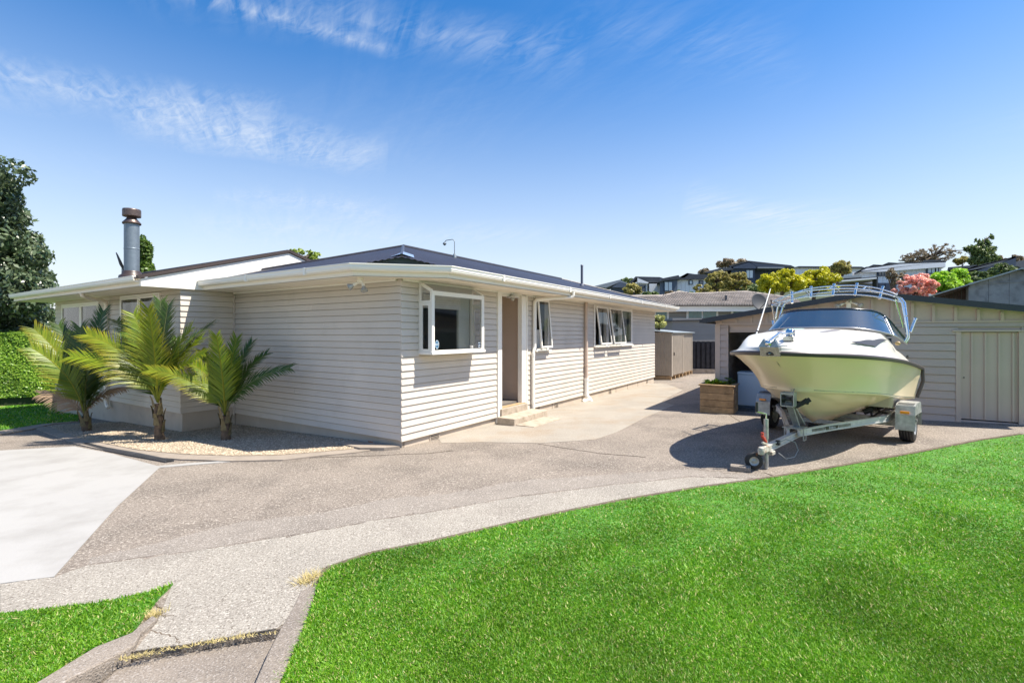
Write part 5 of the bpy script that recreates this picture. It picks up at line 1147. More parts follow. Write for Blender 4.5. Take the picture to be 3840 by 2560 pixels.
# winch post
mb = MB()
mb.bar((2.14, .0, zt + .045), (2.52, .0, .80), .09, .035, up=(1, 0, 0)); mb.bar((1.92, .03, zt + .04), (2.38, .03, .72), .06, .03, up=(1, 0, 0)); mb.bar((2.0, -.04, zt + .045), (2.25, -.04, zt + .045), .05, .02)
mb.build('winch_post', M_alu, tr, bevel=.004)
mb = MB()
for y in (-.085, .085): mb.box(2.46, 2.60, y - .006, y + .006, .76, .96)
mb.box(2.46, 2.60, -.085, .085, .75, .765); mb.box(2.46, 2.475, -.085, .085, .765, .96); mb.box(2.585, 2.60, -.085, .085, .925, .955); mb.build('winch_frame', M_alu, tr)
mb = MB(); mb.lathe([(.06, -.07), (.06, -.055), (.025, -.05), (.03, .05), (.06, .055), (.06, .07)], (2.53, 0, .86), 16, axis=(0, 1, 0)); mb.build('winch_drum', M_black, tr)
mb = MB(); mb.lathe([(0, -.09), (.05, -.09), (.025, -.02), (.025, .02), (.05, .09), (0, .09)], (2.36, .12, .80), 12, axis=(.3, 1, .35)); mb.bar((2.42, .06, .74), (2.36, .24, .86), .05, .06); mb.build('bow_stop', M_rubber, tr)
mb = MB(); mb.tube([(2.47, .04, .95), (2.43, .05, 1.0), (2.40, .03, .98)], .008, 6); mb.lathe([(.02, 0), (.02, .02)], (2.40, .02, .98), 10, axis=(1, 0, 0)); mb.build('winch_hook', M_alu, tr)
# coupling, chain, brake line
zc = zt - .085
mb = MB(); mb.bar((3.36, 0, zc), (3.62, 0, zc + .01), .075, .085); mb.lathe([(.0, .05), (.04, .045), (.045, 0), (.038, -.05), (0, -.05)], (3.64, 0, zc), 16); mb.bar((3.44, 0, zc + .05), (3.60, 0, zc + .10), .035, .03); mb.box(3.28, 3.40, -.06, .06, zc - .10, zc - .048); mb.build('coupling', mat('chipped_cream_paint', (.45, .42, .36), .5, var=.35, vscale=18, stain=((.25, .1, .05), 14, .52, .65, .8)), tr, bevel=.008)
mb = MB(); mb.bar((3.47, 0, zc + .09), (3.62, .0, zc + .20), .035, .02); mb.tube([(3.60, 0, zc + .19), (3.60, 0, zc + .235)], .02, 8); mb.build('coupling_handle', M_red, tr)
mb = MB(); g = random.Random(5)
for k in range(9):
    f = k / 8; c = Vector((3.3 - .0 * f + .3 * f, -.07 - .02 * math.sin(f * 3), zc - .06 - .07 * math.sin(f * math.pi))); ax = Vector((1, 0, .3)) if k % 2 else Vector((1, .6, 0)); r = []
    for j in range(9): a = j * math.pi / 4; r.append(c + Vector((math.cos(a) * .025, 0, 0)) + (Vector((0, math.sin(a) * .013, 0)) if k % 2 else Vector((0, 0, math.sin(a) * .013))))
    mb.tube(r, .004, 5)
mb.build('safety_chain', M_rust, tr)
mb = MB(); mb.tube([(3.15, .06, zc + .04), (3.0, .10, zc + .07), (2.75, .15, zc + .0), (2.68, .17, zc - .12), (2.8, .16, zc - .20), (3.05, .12, zc - .19), (3.25, .09, zc - .08)], .006, 6); mb.build('brake_cable', mat('grey_cable', (.25, .27, .28), .4), tr)
mb = MB(); mb.bar((3.12, .04, zc + .065), (3.12, .04, zc + .0), .05, .05); mb.build('cable_clamp', M_black, tr)
# jockey wheel and stand
jt = w2b(*at(2873, 1650, 6.62)[:2]); jw = w2b(*at(2827, 1736, 6.60)[:2]); jg = gz(3.24, 6.55) - BZ
mb = MB(); mb.tube([(jt[0], jt[1], jg + .01), (jt[0], jt[1], .64)], .024, 10); mb.tube([(jt[0], jt[1], .4), (jt[0], jt[1], .67)], .03, 10); mb.bar((jt[0], jt[1], .27), (jt[0] + .0, .0, .27), .05, .06); mb.build('jockey_stand', M_alu, tr)
mb = MB(); a = Vector((jt[0], jt[1], .67)); dl_ = (Vector((*w2b(*at(2838, 1545, 6.6)[:2]), 0)) - Vector((jt[0], jt[1], 0))); b = a + dl_ + Vector((0, 0, .10)); mb.tube([a, a + Vector((0, 0, .07)), b, b + Vector((0, 0, .01))], .01, 8); mb.build('jockey_crank', M_chrome, tr)
mb = MB(); mb.tube([b, b + Vector((0, 0, .13))], .018, 8); mb.build('crank_grip', M_black, tr)
jo = wheel(tr, (0, 0, 0), .112, .06, .06, ribs=3); jo.location = (jw[0], jw[1], jg + .125); jo.rotation_euler = (0, 0, rad(-62))
mb = MB(); mb.tube([(jw[0], jw[1], jg + .125), (jt[0], jt[1], jg + .10)], .012, 8); mb.tube([(jt[0], jt[1], jg + .05), (jt[0], jt[1], jg + .2)], .03, 10); mb.build('wheel_fork', M_alu, tr)
# beam decal: black panel, lettering and bars on the port side
A1, A2 = Vector(arm(1)[0]), Vector(arm(1)[3]); dv = (Vector(arm(1)[2]) - Vector(arm(1)[1])); dv.normalize(); nv = Vector((0, 0, 1)).cross(dv) * -1
for sg in (1, -1):
    P0, P1 = Vector(arm(sg)[1]), Vector(arm(sg)[2]); dv = (P1 - P0).normalized(); out_ = Vector((-dv.y, dv.x, 0)) * (1 if (-dv.y * 0 + dv.x * sg) > 0 else -1)
    if out_.y * sg < 0: out_ = -out_
    cen = P0.lerp(P1, .0) + out_ * .0235; mb = MB()
    for k in list(range(-15, -5)) + list(range(6, 16)):
        c = cen + dv * (k * .03)
        w = .014; q = [c - dv * w / 2 + Vector((0, 0, -.022)), c + dv * w / 2 + Vector((0, 0, -.022)), c + dv * w / 2 + Vector((0, 0, .022)), c - dv * w / 2 + Vector((0, 0, .022))]; mb.add([v_ + out_ * .003 for v_ in q], [(0, 1, 2, 3)])
    q = [cen + dv * a_ + Vector((0, 0, z_)) + out_ * .003 for a_, z_ in ((-.14, -.024), (.14, -.024), (.16, .024), (-.16, .024))]; mb.add(q, [(0, 1, 2, 3)]); de = mb.build('beam_decal', mat('decal_black', (.04, .038, .03), .4), bp_ if sg > 0 else bs_)
    # lettering faces outward
    xx = -dv if sg > 0 else dv; xx = xx if (xx.cross(Vector((0, 0, 1)))).dot(out_) > 0 else -xx
    R = Matrix((xx, Vector((0, 0, 1)).cross(Vector((0, 0, 0))) if False else Vector((0, 0, 1)), out_)).transposed().to_4x4()
    text_mesh('lettering', 'Enduro', .052, M_stickw, de, Matrix.Translation(cen + out_ * .0045) @ R, .0004, .3)
bk = gp(2775, 1765); t = thing('concrete_block', 'small grey concrete block chocking the jockey wheel', 'block', (bk[0], bk[1], gz(*bk)), rad(-25)); mb = MB(); mb.box(-.12, .13, -.06, .08, 0, .07); mb.build('block', M_kerb, t, bevel=.01)

# =================================================================== BEYOND THE YARD
# garden shed
sh = h2w(*w2h(*at(2515, 1300, 22.3)[:2])); shz = -.02; t = thing('garden_shed', 'beige ribbed steel garden shed with sliding door behind the house', 'shed', (*sh, shz), RZ)
def ribs(mb, a, b, z0, z1, out, pitch=.1, amp=.02):
    a, b, out = Vector(a), Vector(b), Vector(out); L_ = (b - a).length; n = int(L_ / pitch); rows = []
    for i in range(n):
        for f, o in ((0, 0), (.25, 0), (.35, amp), (.75, amp), (.85, 0)):
            p = a.lerp(b, min(1, (i + f) / n)) + out * o; rows.append([(p.x, p.y, z0), (p.x, p.y, z1)])
    rows.append([(b.x, b.y, z0), (b.x, b.y, z1)]); mb.grid(rows, smooth=False)
mb = MB(); ribs(mb, (0, 2.4), (0, 0), .08, 2.08, (-1, 0)); mb.build('end_wall', M_shed, t)
mb = MB(); ribs(mb, (2.0, 0), (4.2, 0), .08, 1.98, (0, -1)); mb.build('side_wall', M_shed, t)
mb = MB(); ribs(mb, (.15, -.05), (2.0, -.05), .1, 1.98, (0, -1)); d_ = mb.build('door', M_shed, t); mb = MB(); mb.box(.25, .28, -.11, -.07, 1.0, 1.15); mb.build('handle', M_black, d_)
mb = MB(); mb.box(-.02, .15, -.06, .0, .05, 2.02); mb.box(1.98, 2.05, -.09, .0, .05, 2.0); mb.box(4.15, 4.22, -.04, .03, .05, 2.0); mb.box(.0, 4.2, -.05, .0, 1.985, 2.04); mb.box(0.05, 4.2, .05, 2.4, .1, .2); mb.build('frame', M_shed, t)
mb = MB(); mb.add([(x, y, z + d) for d in (0, .03) for x, y, z in ((-.08, -.14, 2.05), (4.3, -.14, 2.05), (4.3, 2.5, 2.28), (-.08, 2.5, 2.28))], [(3, 2, 1, 0), (4, 5, 6, 7), (0, 1, 5, 4), (1, 2, 6, 5), (2, 3, 7, 6), (3, 0, 4, 7)]); mb.build('roof', M_shedroof, t)
mb = MB()
for x in (.0, .7, 1.4, 2.1, 2.8, 3.5, 4.1): mb.box(x, x + .1, -.03, 2.4, -.12, .05)
mb.box(0, 4.2, .0, .06, .05, .1); mb.build('bearer', M_orange, t)
# dark paling fence on a concrete foot, behind
fp0, fp1 = at(2440, 1380, 27), at(2900, 1380, 25.2); fr_ = math.atan2(fp1.y - fp0.y, fp1.x - fp0.x); fl_ = (Vector(fp1[:2]) - Vector(fp0[:2])).length
t = thing('paling_fence', 'dark stained vertical board fence behind the garden shed', 'fence', (fp0.x, fp0.y, -.1), fr_); n = int(fl_ / .24)
for k in range(n):
    mb = MB(); mb.box(k * .24, k * .24 + .15, -.03 - .03 * (k % 2), -.002 - .03 * (k % 2), .2, 1.68); mb.build('paling', M_fence, t)
mb = MB(); mb.box(0, fl_, 0, .05, .3, .4); mb.box(0, fl_, 0, .05, 1.45, 1.55); mb.box(0, fl_, .05, .06, .2, 1.66); mb.build('rail', M_fence, t); mb = MB(); mb.box(0, fl_, -.1, .12, -.2, .2); mb.build('footing', M_stepc, t)
# grey panel outbuilding
ob = at(2522, 1235, 28.5); ob2 = at(2840, 1235, 28.5); t = thing('panel_outbuilding', 'low grey panelled outbuilding behind the dark fence', 'outbuilding', (ob.x, 28.5, .0), 0); Wd = ob2.x - ob.x
for k in range(5):
    mb = MB(); mb.box(0, Wd, -.02, .0, .4 + k * .5, .4 + k * .5 + .49); mb.build('panel', M_nbpanel, t)
mb = MB(); mb.box(0.02, Wd - .02, .001, 3.0, 0, 2.88); mb.build('wall', M_nbpanel, t); mb = MB(); mb.add([(x, y, z) for z in (0, .06) for x, y in ((-.15, -.15), (Wd, -.15), (Wd, 3), (-.15, 3))], [(3, 2, 1, 0), (4, 5, 6, 7), (0, 1, 5, 4), (1, 2, 6, 5), (2, 3, 7, 6), (3, 0, 4, 7)]); mb.v = [(x, y, z + 2.72 + .02 * x) for x, y, z in mb.v]; mb.build('roof', M_hroof, t)
# neighbour's tiled house
NY = 32.0; a = at(2330, 1147, NY); b = at(3010, 1147, NY); t = thing('tiled_house', 'pale green bungalow with brown tiled roof beyond the garage', 'house', (a.x, NY, .8), 0); Wd = b.x - a.x
ez = a.z - .8; mb = MB(); wx = lambda u: at(u, 0, NY).x - a.x; vzn = lambda v: at(0, v, NY).z - .8
mb.box(0.3, Wd - .3, .6, 9, -1.5, ez - .05); mb.build('wall', M_nbwall, t)
mb = MB()
for k in range(9): mb.box(.31, Wd - .31, .575, .59, ez - .3 - k * .22, ez - .12 - k * .22)
mb.build('weatherboard_band', M_nbpanel, t, kind='stuff')
mb = MB(); mb.box(-.1, Wd + .1, .0, .12, ez - .16, ez - .02); mb.box(-.1, Wd + .1, .1, .6, ez - .2, ez - .17); mb.box(0, Wd, .02, .1, ez - .36, ez - .17); mb.build('gutter', M_white, t)
for (u0, u1, v0, v1, sp_) in ((2466, 2512, 1168, 1202, 1), (2590, 2700, 1165, 1192, 2), (2760, 2830, 1162, 1180, 1)):
    x0, x1, z1, z0 = wx(u0), wx(u1), vzn(v0), vzn(v1); z0 -= .5; m2 = MB(); m2.box(x0 - .1, x1 + .1, .50, .572, z0 - .1, z1 + .1); w_ = m2.build('window', M_white, t); k = sp_
    for j in range(k): m3 = MB(); q0 = x0 + (x1 - x0) * j / k + .05; q1 = x0 + (x1 - x0) * (j + 1) / k - .05; m3.box(q0, q1, .47, .498, z0, z1); m3.build('pane', M_greencurt, w_)
# roof: front slope made of tile rows
RS = .42; roof_d = lambda x: 0
def ridge_h(x):
    u = x
    xa, xb, xc, xd, xe = wx(2330), wx(2520), wx(2597), wx(2642), wx(2868)
    pts_ = [(xa, vzn(1107)), (xb, vzn(1104)), (xc, vzn(1084)), (xd, vzn(1095)), (xe, vzn(1084)), (Wd + 2, vzn(1140))]
    for p, q in zip(pts_[:-1], pts_[1:]):
        if x <= q[0]: return p[1] + (q[1] - p[1]) * (x - p[0]) / (q[0] - p[0])
    return pts_[-1][1]
def rp(x, z): return (x, -.1 + (z - ez) / RS, z + .02)
mb = MB(); rows = []
for i in range(60):
    x = -.2 + (Wd + .3) * i / 59; top = ridge_h(x) - .03; kx = 1 / (1 + (top - ez) / RS / NY); rows.append([rp(x, ez - .02), (rp(x, top)[0], rp(x, top)[1], top - .03)])
mb.grid(rows, smooth=False)
for r in (0, 1): pass
rows2 = [[r[1], (r[1][0], r[1][1] + 4, r[1][2] - 1.5)] for r in rows]; mb.grid(rows2, smooth=False); mb.build('roof', M_tilebase, t)
tmb = MB(); tw, th = .34, .30
prof = [(0, .0), (.12, .05), (.25, .075), (.38, .05), (.5, .0), (.62, .05), (.75, .075), (.88, .05), (1, .0)]
tmb.grid([[(tw * f, 0, h_ + .065), (tw * f, th * 1.02, h_ * .8 + .015 + th * RS)] for f, h_ in prof], smooth=True); tmb.add([(tw * f, 0, h_ + dz) for f, h_ in prof for dz in (.065, -.02)], [(2 * i, 2 * i + 1, 2 * i + 3, 2 * i + 2) for i in range(8)])
tme = bpy.data.meshes.new('roof_tile'); tme.from_pydata(tmb.v, [], tmb.f); tme.materials.append(M_tile); tme.update()
rest = MB(); cnt = 0; nrow = 0; z = ez
while True:
    x = -.2 + (.0 if nrow % 2 == 0 else .0); any_ = False
    while x < Wd + .1:
        if z + .04 < ridge_h(x + tw / 2) - .02:
            any_ = True; p = rp(x, z); uu = U0 + F * (p[0] + a.x) / (p[1] + NY)
            if cnt < 300 and uu > 2440 and p[0] + a.x < 16.8:
                o = bpy.data.objects.new('roof_tile', tme); COL.objects.link(o); o.parent = t; o.location = p; cnt += 1
            else: rest.add([(v[0] + p[0], v[1] + p[1], v[2] + p[2]) for v in tmb.v], tmb.f)
        x += tw
    z += th * RS * .93; nrow += 1
    if not any_ or nrow > 40: break
if rest.v: rest.build('roof_tile', M_tile, t, kind='stuff')
mb = MB(); ks = [wx(q) for q in (2330, 2520, 2597, 2642, 2868, 3010)]; mb.tube([(x, rp(x, ridge_h(x))[1], ridge_h(x) + .03) for x in ks], .09, 8); mb.build('ridge_tile', M_tile, t)
mb = MB(); x = wx(2868); yy = rp(x, ridge_h(x))[1]; mb.add([(x, yy - .3, ridge_h(x) - .05), (x + .55, yy - .9, ridge_h(x) - .9), (x - .4, yy - .9, ridge_h(x) - .9), (x, yy - .1, ridge_h(x) - .05), (x + .55, yy - .7, ridge_h(x) - .9), (x - .4, yy - .7, ridge_h(x) - .9)], [(0, 2, 1), (3, 4, 5), (0, 1, 4, 3), (0, 3, 5, 2)]); mb.build('gablet', M_white, t)
mb = MB(); x = wx(2740); yy = rp(x, ez + .35)[1]; mb.box(x - .06, x + .06, yy - .08, yy + .05, ez + .25, ez + .75); mb.build('roof_vent', M_hroof, t)
# clipped yellow bush
tree('round_bush', 'round pale yellow bush between house and garden shed', 2468, 1178, 1235, 66, 24.3, L_bush, k=30, cr=.35, n=5500, size=.06, seed=3, cat='bush', base=-.1, bottom=-1)
# old fibre-cement shed at right
y0 = 24.0; k0 = y0 / 17; P0 = at(3632, 1100, y0); t = thing('fibre_cement_shed', 'weathered grey fibre cement shed with low gable behind the garage', 'shed', (P0.x, y0, 0), RZ - math.pi / 2)
zs = lambda v, y: CZ + (V0 - v) / F * y
xr = 1.28 * k0; xl = -.90 * k0; zw = zs(1062, y0) ; zr_ = zs(1013, 16.31 * k0); zl_ = zs(1107, 17.49 * k0)
for k in range(5):
    xa, xb = 2 * xr * k / 5, 2 * xr * (k + 1) / 5 - .012; za = lambda x: zw + (zr_ - zw) * (x / xr) if x < xr else zr_ - (zr_ - zw) * (x - xr) / xr
    mb = MB(); pts_ = [(xa, -.2), (xb, -.2), (xb, za(xb))] + ([(xr, zr_)] if xa < xr < xb else []) + [(xa, za(xa))]; n = len(pts_)
    mb.add([(x, y, z) for y in (0, .02) for x, z in pts_], [tuple(range(n)), tuple(range(2 * n - 1, n - 1, -1))] + [(i, i + n, (i + 1) % n + n, (i + 1) % n) for i in range(n)]); mb.build('sheet', M_fcement, t)
mb = MB(); mb.box(0.0, 2 * xr, .03, 8, -.2, zw - .1); mb.build('wall', M_fcement, t)
mb = MB(); mb.bar((0, -.02, zw - .02 * k0), (xr * 2, -.02, zw - .02 * k0), .03, .05); mb.build('cover_strip', M_fcement, t)
mb = MB()
for p, q in (((xl, zl_), (xr, zr_ + .03)), ((xr, zr_ + .03), (2 * xr + .4, zw - .1))):
    mb.add([(x, y, z + d) for d in (.0, .06) for x, z in (p, q) for y in (-.3, 8.2)], [(0, 2, 3, 1), (4, 5, 7, 6), (0, 4, 6, 2), (1, 3, 7, 5), (0, 1, 5, 4), (2, 6, 7, 3)])
mb.build('roof', M_shedroof, t)
for k in range(7):
    xa = xl + .15 + k * (-xl - .15) / 7; zt_ = zl_ + (zw - zl_) * (xa - xl) / -xl; mb = MB(); mb.box(xa, xa + (-xl - .15) / 7 * .93, .5 + .03 * (k % 2), .53 + .03 * (k % 2), -.2, zt_ - .02); mb.build('lean_to_board', M_oldwood, t)
mb = MB(); mb.bar((xl, -.1, zl_ - .1), (0, -.1, zw - .1), .05, .14); mb.build('rafter', M_oldwood, t)
# ---- houses up the hill
def far_house(label, y, boxes, roofs, wins, group='new houses on the hill behind'):
    u0 = boxes[0][0]; base = at(u0, boxes[0][3], y); t = thing('hill_house', label, 'house', (base.x, y, base.z - 1.5), 0, group); SK = base.x / y
    def skew(mb):
        mb.v = [(x + max(0, yy) * SK, yy, z) for x, yy, z in mb.v]; return mb
    X = lambda u: at(u, 0, y).x - base.x; Z = lambda v: at(0, v, y).z - base.z + 1.5
    for (ua, ub, va, vb, m, dy) in boxes:
        mb = MB(); mb.box(X(ua), X(ub), dy, dy + 7, Z(vb) - 2, Z(va)); w_ = skew(mb).build('wall', m, t)
        mb = MB(); n = int((X(ub) - X(ua)) / .6)
        if m in (M_hnavy, M_hwhite) and n > 2 and (ub - ua) > 60:
            for k in range(n): mb.box(X(ua) + k * .6, X(ua) + k * .6 + .05, dy - .04, dy - .005, Z(vb) - 1, Z(va) - .02)
            skew(mb).build('cladding_rib', m, w_, kind='stuff')
    for (pts, m, dep) in roofs:                       # polygon in the picture plane, extruded back
        n = len(pts); P_ = [(X(u), Z(v)) for u, v in pts]; mb = MB(); mb.add([(x, -.5, z) for x, z in P_] + [(x, dep, z) for x, z in P_], [tuple(range(n)), tuple(range(2 * n - 1, n - 1, -1))] + [(i, i + n, (i + 1) % n + n, (i + 1) % n) for i in range(n)]); skew(mb).build('roof', m, t)
    for (ua, ub, va, vb, m, dy) in wins:
        mb = MB(); mb.box(X(ua) - .1, X(ub) + .1, dy - .12, dy - .05, Z(vb) - .1, Z(va) + .1); w_ = skew(mb).build('window', M_hnavy, t); n = 2 if (ub - ua) > 18 else 1
        for k in range(n): m2 = MB(); a_, b_ = X(ua) + (X(ub) - X(ua)) * k / n + .04, X(ua) + (X(ub) - X(ua)) * (k + 1) / n - .04; m2.box(a_, b_, dy - .16, dy - .121, Z(vb), Z(va)); skew(m2).build('pane', m, w_)
    return t
far_house('small slate grey gabled house at the left end of the hill row', 78, [(2290, 2385, 1078, 1110, M_hgrey, 0)], [([(2226, 1074), (2322, 1050), (2392, 1082), (2384, 1084), (2324, 1058), (2270, 1080)], M_hroofl, 6), ([(2290, 1079), (2324, 1058), (2384, 1080)], M_hgrey, .4)], [])
far_house('white walled house with dark gable roof and white boarded garage', 74, [(2387, 2428, 1060, 1105, M_hwhite, 0), (2428, 2472, 1066, 1106, M_hwhite, -1)], [([(2387, 1061), (2387, 1043), (2428, 1060), (2428, 1064)], M_hwhite, 5), ([(2352, 1066), (2380, 1038), (2470, 1040), (2500, 1050), (2470, 1060), (2430, 1060), (2386, 1042), (2362, 1066)], M_hroof, 6)], [(2394, 2418, 1071, 1092, M_hdglass, 0)])
far_house('slate grey house with pale picture window on the hill', 70, [(2474, 2540, 1046, 1106, M_hgrey, 0)], [([(2460, 1062), (2485, 1044), (2540, 1033), (2548, 1045), (2480, 1055)], M_hroof, 6)], [(2491, 2520, 1058, 1090, M_hglass, 0)])
far_house('white weatherboard house with hipped charcoal roof on the hill', 72, [(2540, 2662, 1044, 1106, M_hwhite, 0)], [([(2534, 1046), (2572, 1025), (2600, 1029), (2655, 1032), (2668, 1044), (2668, 1047), (2534, 1049)], M_hroof, 7), ([(2538, 1043), (2572, 1026), (2580, 1029), (2562, 1043)], M_hroofl, -.3)], [(2584, 2594, 1053, 1065, M_hglass, 0), (2622, 2634, 1054, 1066, M_hdglass, 0)])  # pale left hip face is sunlight painted onto the charcoal roof
far_house('large navy house with mono pitch roof at the top of the hill', 82, [(2742, 2830, 1004, 1070, M_hnavy, 0), (2830, 2935, 1004, 1048, M_hnavy, 2), (2640, 2742, 1020, 1060, M_hnavy, 3)],
          [([(2732, 1002), (2802, 982), (2835, 1002), (2835, 1008), (2742, 1008)], M_hnavy, 6), ([(2728, 998), (2802, 979), (2960, 996), (2975, 1003), (2960, 1003), (2802, 985), (2740, 1003)], M_hroof, 8), ([(2802, 984), (2960, 1003), (2835, 1003)], M_hnavy, 7), ([(2635, 1022), (2700, 1006), (2745, 1003), (2745, 1012), (2650, 1026)], M_hroof, 6), ([(2830, 1003), (2935, 1003), (2935, 1007), (2830, 1007)], M_hroofl, 3)], [(2797, 2822, 1014, 1042, M_hglass, 0)])
far_house('long low white roofed building with dark red end on the hill', 95, [(2975, 3230, 1004, 1040, M_hwhite, 0), (3105, 3142, 1006, 1040, mat('dark_red_cladding', (.12, .03, .03), .7), -.4)], [([(2970, 1004), (2990, 999), (3225, 1001), (3240, 1006)], M_hroof, 6)], [])
far_house('long white vertical board house with dark roof edge at right', 52, [(3196, 3290, 1020, 1062, M_hwhite, 0), (3290, 3475, 1002, 1062, M_hwhite, 0), (3475, 3530, 990, 1050, M_hwhite, 0)],
          [([(3196, 1024), (3236, 1006), (3290, 1000), (3362, 990), (3530, 984), (3530, 1003), (3290, 1021), (3196, 1021)], M_hwhite, 5), ([(3192, 1025), (3234, 1003), (3288, 997), (3360, 987), (3532, 981), (3532, 986), (3362, 992), (3290, 1002), (3238, 1008), (3196, 1028)], M_hroof, 6), ([(3242, 1003), (3262, 994), (3300, 996), (3290, 1000)], M_hroof, 4), ([(3290, 998), (3318, 986), (3350, 988), (3300, 998)], M_hroof, 4), ([(3440, 984), (3455, 977), (3510, 977), (3530, 982)], M_hroof, 4)],
          [(3290, 3312, 1018, 1032, M_hdglass, 0), (3474, 3502, 998, 1024, M_hglass, 0), (3505, 3514, 998, 1024, M_hglass, 0)])
far_house('grey flat roofed carport with white canopy above the yellow tree', 44, [(3128, 3280, 1058, 1095, mat('carport_taupe', (.22, .20, .17), .7), 1), (3278, 3370, 1054, 1095, M_hnavy, 1.5)], [([(3124, 1040), (3216, 1034), (3218, 1042), (3124, 1048)], M_hroofl, 3), ([(3140, 1052), (3276, 1041), (3277, 1047), (3142, 1058)], M_hwhite, 3), ([(3140, 1050), (3277, 1039), (3277, 1042), (3140, 1053)], M_hroof, 3), ([(3272, 1041), (3277, 1041), (3277, 1085), (3272, 1085)], M_hroof, .3)], [])
far_house('navy house with long solar grey sloping roof at the right edge', 40, [(3640, 3786, 1010, 1060, M_hnavy, .5)], [([(3520, 1036), (3700, 1000), (3786, 965), (3786, 1012), (3640, 1038), (3600, 1040)], M_hnavy, 3), ([(3515, 1030), (3786, 964), (3786, 970), (3620, 1025), (3560, 1040), (3520, 1042)], mat('solar_grey_roof', (.10, .105, .12), .4), 4), ([(3512, 1034), (3786, 964), (3788, 967), (3516, 1038)], M_hroofl, 4), ([(3535, 1005), (3640, 996), (3650, 1003), (3540, 1012)], M_hroof, 5)], [])
far_house('grey roofed house cut by the right edge of the picture', 46, [(3790, 3900, 1000, 1060, M_hnavy, .5)], [([(3788, 985), (3900, 960), (3900, 1000), (3810, 1006), (3790, 1000)], mat('solar_grey_roof', (.10, .105, .12), .4), 4)], [])
# ---- trees
G1 = 'trees among the hill houses'
tree('golden_tree', 'bright golden yellow leafed tree beside the boat arch, left crown', 2932, 1003, 1120, 170, 38, L_yellow, k=110, cr=.22, n=16000, size=.11, seed=11, group='golden trees beyond the garage')
tree('golden_tree', 'bright golden yellow leafed tree beside the boat arch, right crown', 3055, 1000, 1115, 175, 39, L_yellow, k=110, cr=.22, n=16000, size=.11, seed=12, group='golden trees beyond the garage')
tree('olive_tree', 'olive brown open tree in front of the navy house, left of pair', 2690, 1008, 1105, 110, 56, L_olive, k=120, cr=.16, n=7500, size=.14, seed=13, group=G1, bare=True, shell=.5)
tree('olive_tree', 'olive green tree in front of the navy house, right of pair', 2765, 1010, 1105, 95, 57, L_olive, k=100, cr=.17, n=6500, size=.14, seed=14, group=G1, bare=True, shell=.5)
tree('olive_tree', 'low olive bush before the small grey gabled house', 2372, 1058, 1118, 70, 50, L_olive, k=30, cr=.35, n=3500, size=.14, seed=15, group=G1)
for i, (u, vt, vb, uw, y, m, lab) in enumerate([(2440, 1092, 1125, 90, 58, L_deep, 'low dark shrubs below the white garage on the hill'), (2580, 1088, 1125, 120, 60, L_deep, 'low dark shrubs below the white hipped house'), (2700, 1075, 1125, 130, 60, L_olive, 'low olive shrubs at the foot of the olive trees'),
                                (2820, 1062, 1120, 110, 64, L_deep, 'dark shrubs below the navy house'), (2880, 1045, 1110, 90, 66, L_olive, 'olive shrubs between navy house and golden tree'), (3210, 1062, 1110, 120, 50, L_deep, 'dark shrubs under the long white house'), (3600, 1052, 1100, 100, 30, L_deep, 'dark shrubs under the solar grey roof')]):
    tree('shrub', lab, u, vt, vb, uw, y, m, k=26, cr=.5, n=3000, size=.16, seed=60 + i, group=G1, cat='shrubs')
tree('shrub', 'thin reddish shrub under the slate grey house', 2512, 1085, 1118, 50, 48, L_brown, k=22, cr=.25, n=900, size=.12, seed=16, group=G1, bare=True)
tree('shrub', 'thin reddish shrub under the white hipped house', 2632, 1060, 1110, 70, 48, L_olive, k=24, cr=.22, n=1100, size=.12, seed=17, group=G1, bare=True)
tree('pine_tree', 'flat topped brown pine behind the navy house', 2735, 967, 1010, 120, 105, L_brown, k=34, cr=.5, n=4200, size=.22, seed=18, group=G1, flat=.8)
tree('pine_tree', 'small flat topped pine left of the navy house', 2644, 1002, 1040, 50, 105, L_brown, k=20, cr=.5, n=1800, size=.22, seed=19, group=G1, flat=.8)
tree('pine_tree', 'dark green treetop behind the small gabled house', 2352, 1038, 1080, 60, 100, L_deep, k=22, cr=.4, n=2600, size=.25, seed=20, group=G1)
tree('maple_tree', 'pink leafed maple above the garage roof', 3437, 1022, 1125, 140, 19, L_pink, bottom=-1, k=120, cr=.17, n=18000, size=.045, seed=21, flat=1.4)
tree('lime_tree', 'vivid lime green tree right of the pink maple', 3530, 1012, 1125, 125, 25, L_lime, k=80, cr=.22, n=12000, size=.08, seed=22)
tree('lime_tree', 'slim lime green treetop rising before the solar roof', 3600, 990, 1100, 62, 26, L_lime, k=30, cr=.45, n=3600, size=.08, seed=23)
tree('slim_tree', 'thin grey branched tree before the long white house', 3347, 1000, 1085, 50, 24, L_brown, k=26, cr=.3, n=900, size=.06, seed=24, bare=True)
tree('slim_tree', 'second thin grey branched tree beside the pink maple', 3388, 1008, 1080, 28, 24.5, L_brown, k=16, cr=.35, n=500, size=.06, seed=25, bare=True)
tree('red_tipped_tree', 'red tipped olive tree above the grey carport', 3155, 975, 1045, 72, 48, L_olive, k=34, cr=.3, n=2600, size=.14, seed=26, bare=True)
tree('glossy_shrub', 'dark glossy shrub leaning over the old shed roof', 3665, 1020, 1100, 120, 34, L_deep, k=60, cr=.25, n=6200, size=.12, seed=27)
tree('glossy_shrub', 'dark glossy shrub above the ridge of the old shed', 3760, 985, 1050, 90, 35, L_deep, k=50, cr=.25, n=5200, size=.12, seed=28)
tree('bare_tree', 'wide brown wintry tree on the skyline above the long white house', 3500, 918, 1000, 190, 88, L_brown, k=190, cr=.13, n=9000, size=.10, seed=29, bare=True, shell=.6)
tree('bare_tree', 'smaller brown wintry tree at the left of the skyline pair', 3425, 942, 1000, 90, 90, L_brown, k=100, cr=.15, n=4200, size=.10, seed=30, bare=True, shell=.6)
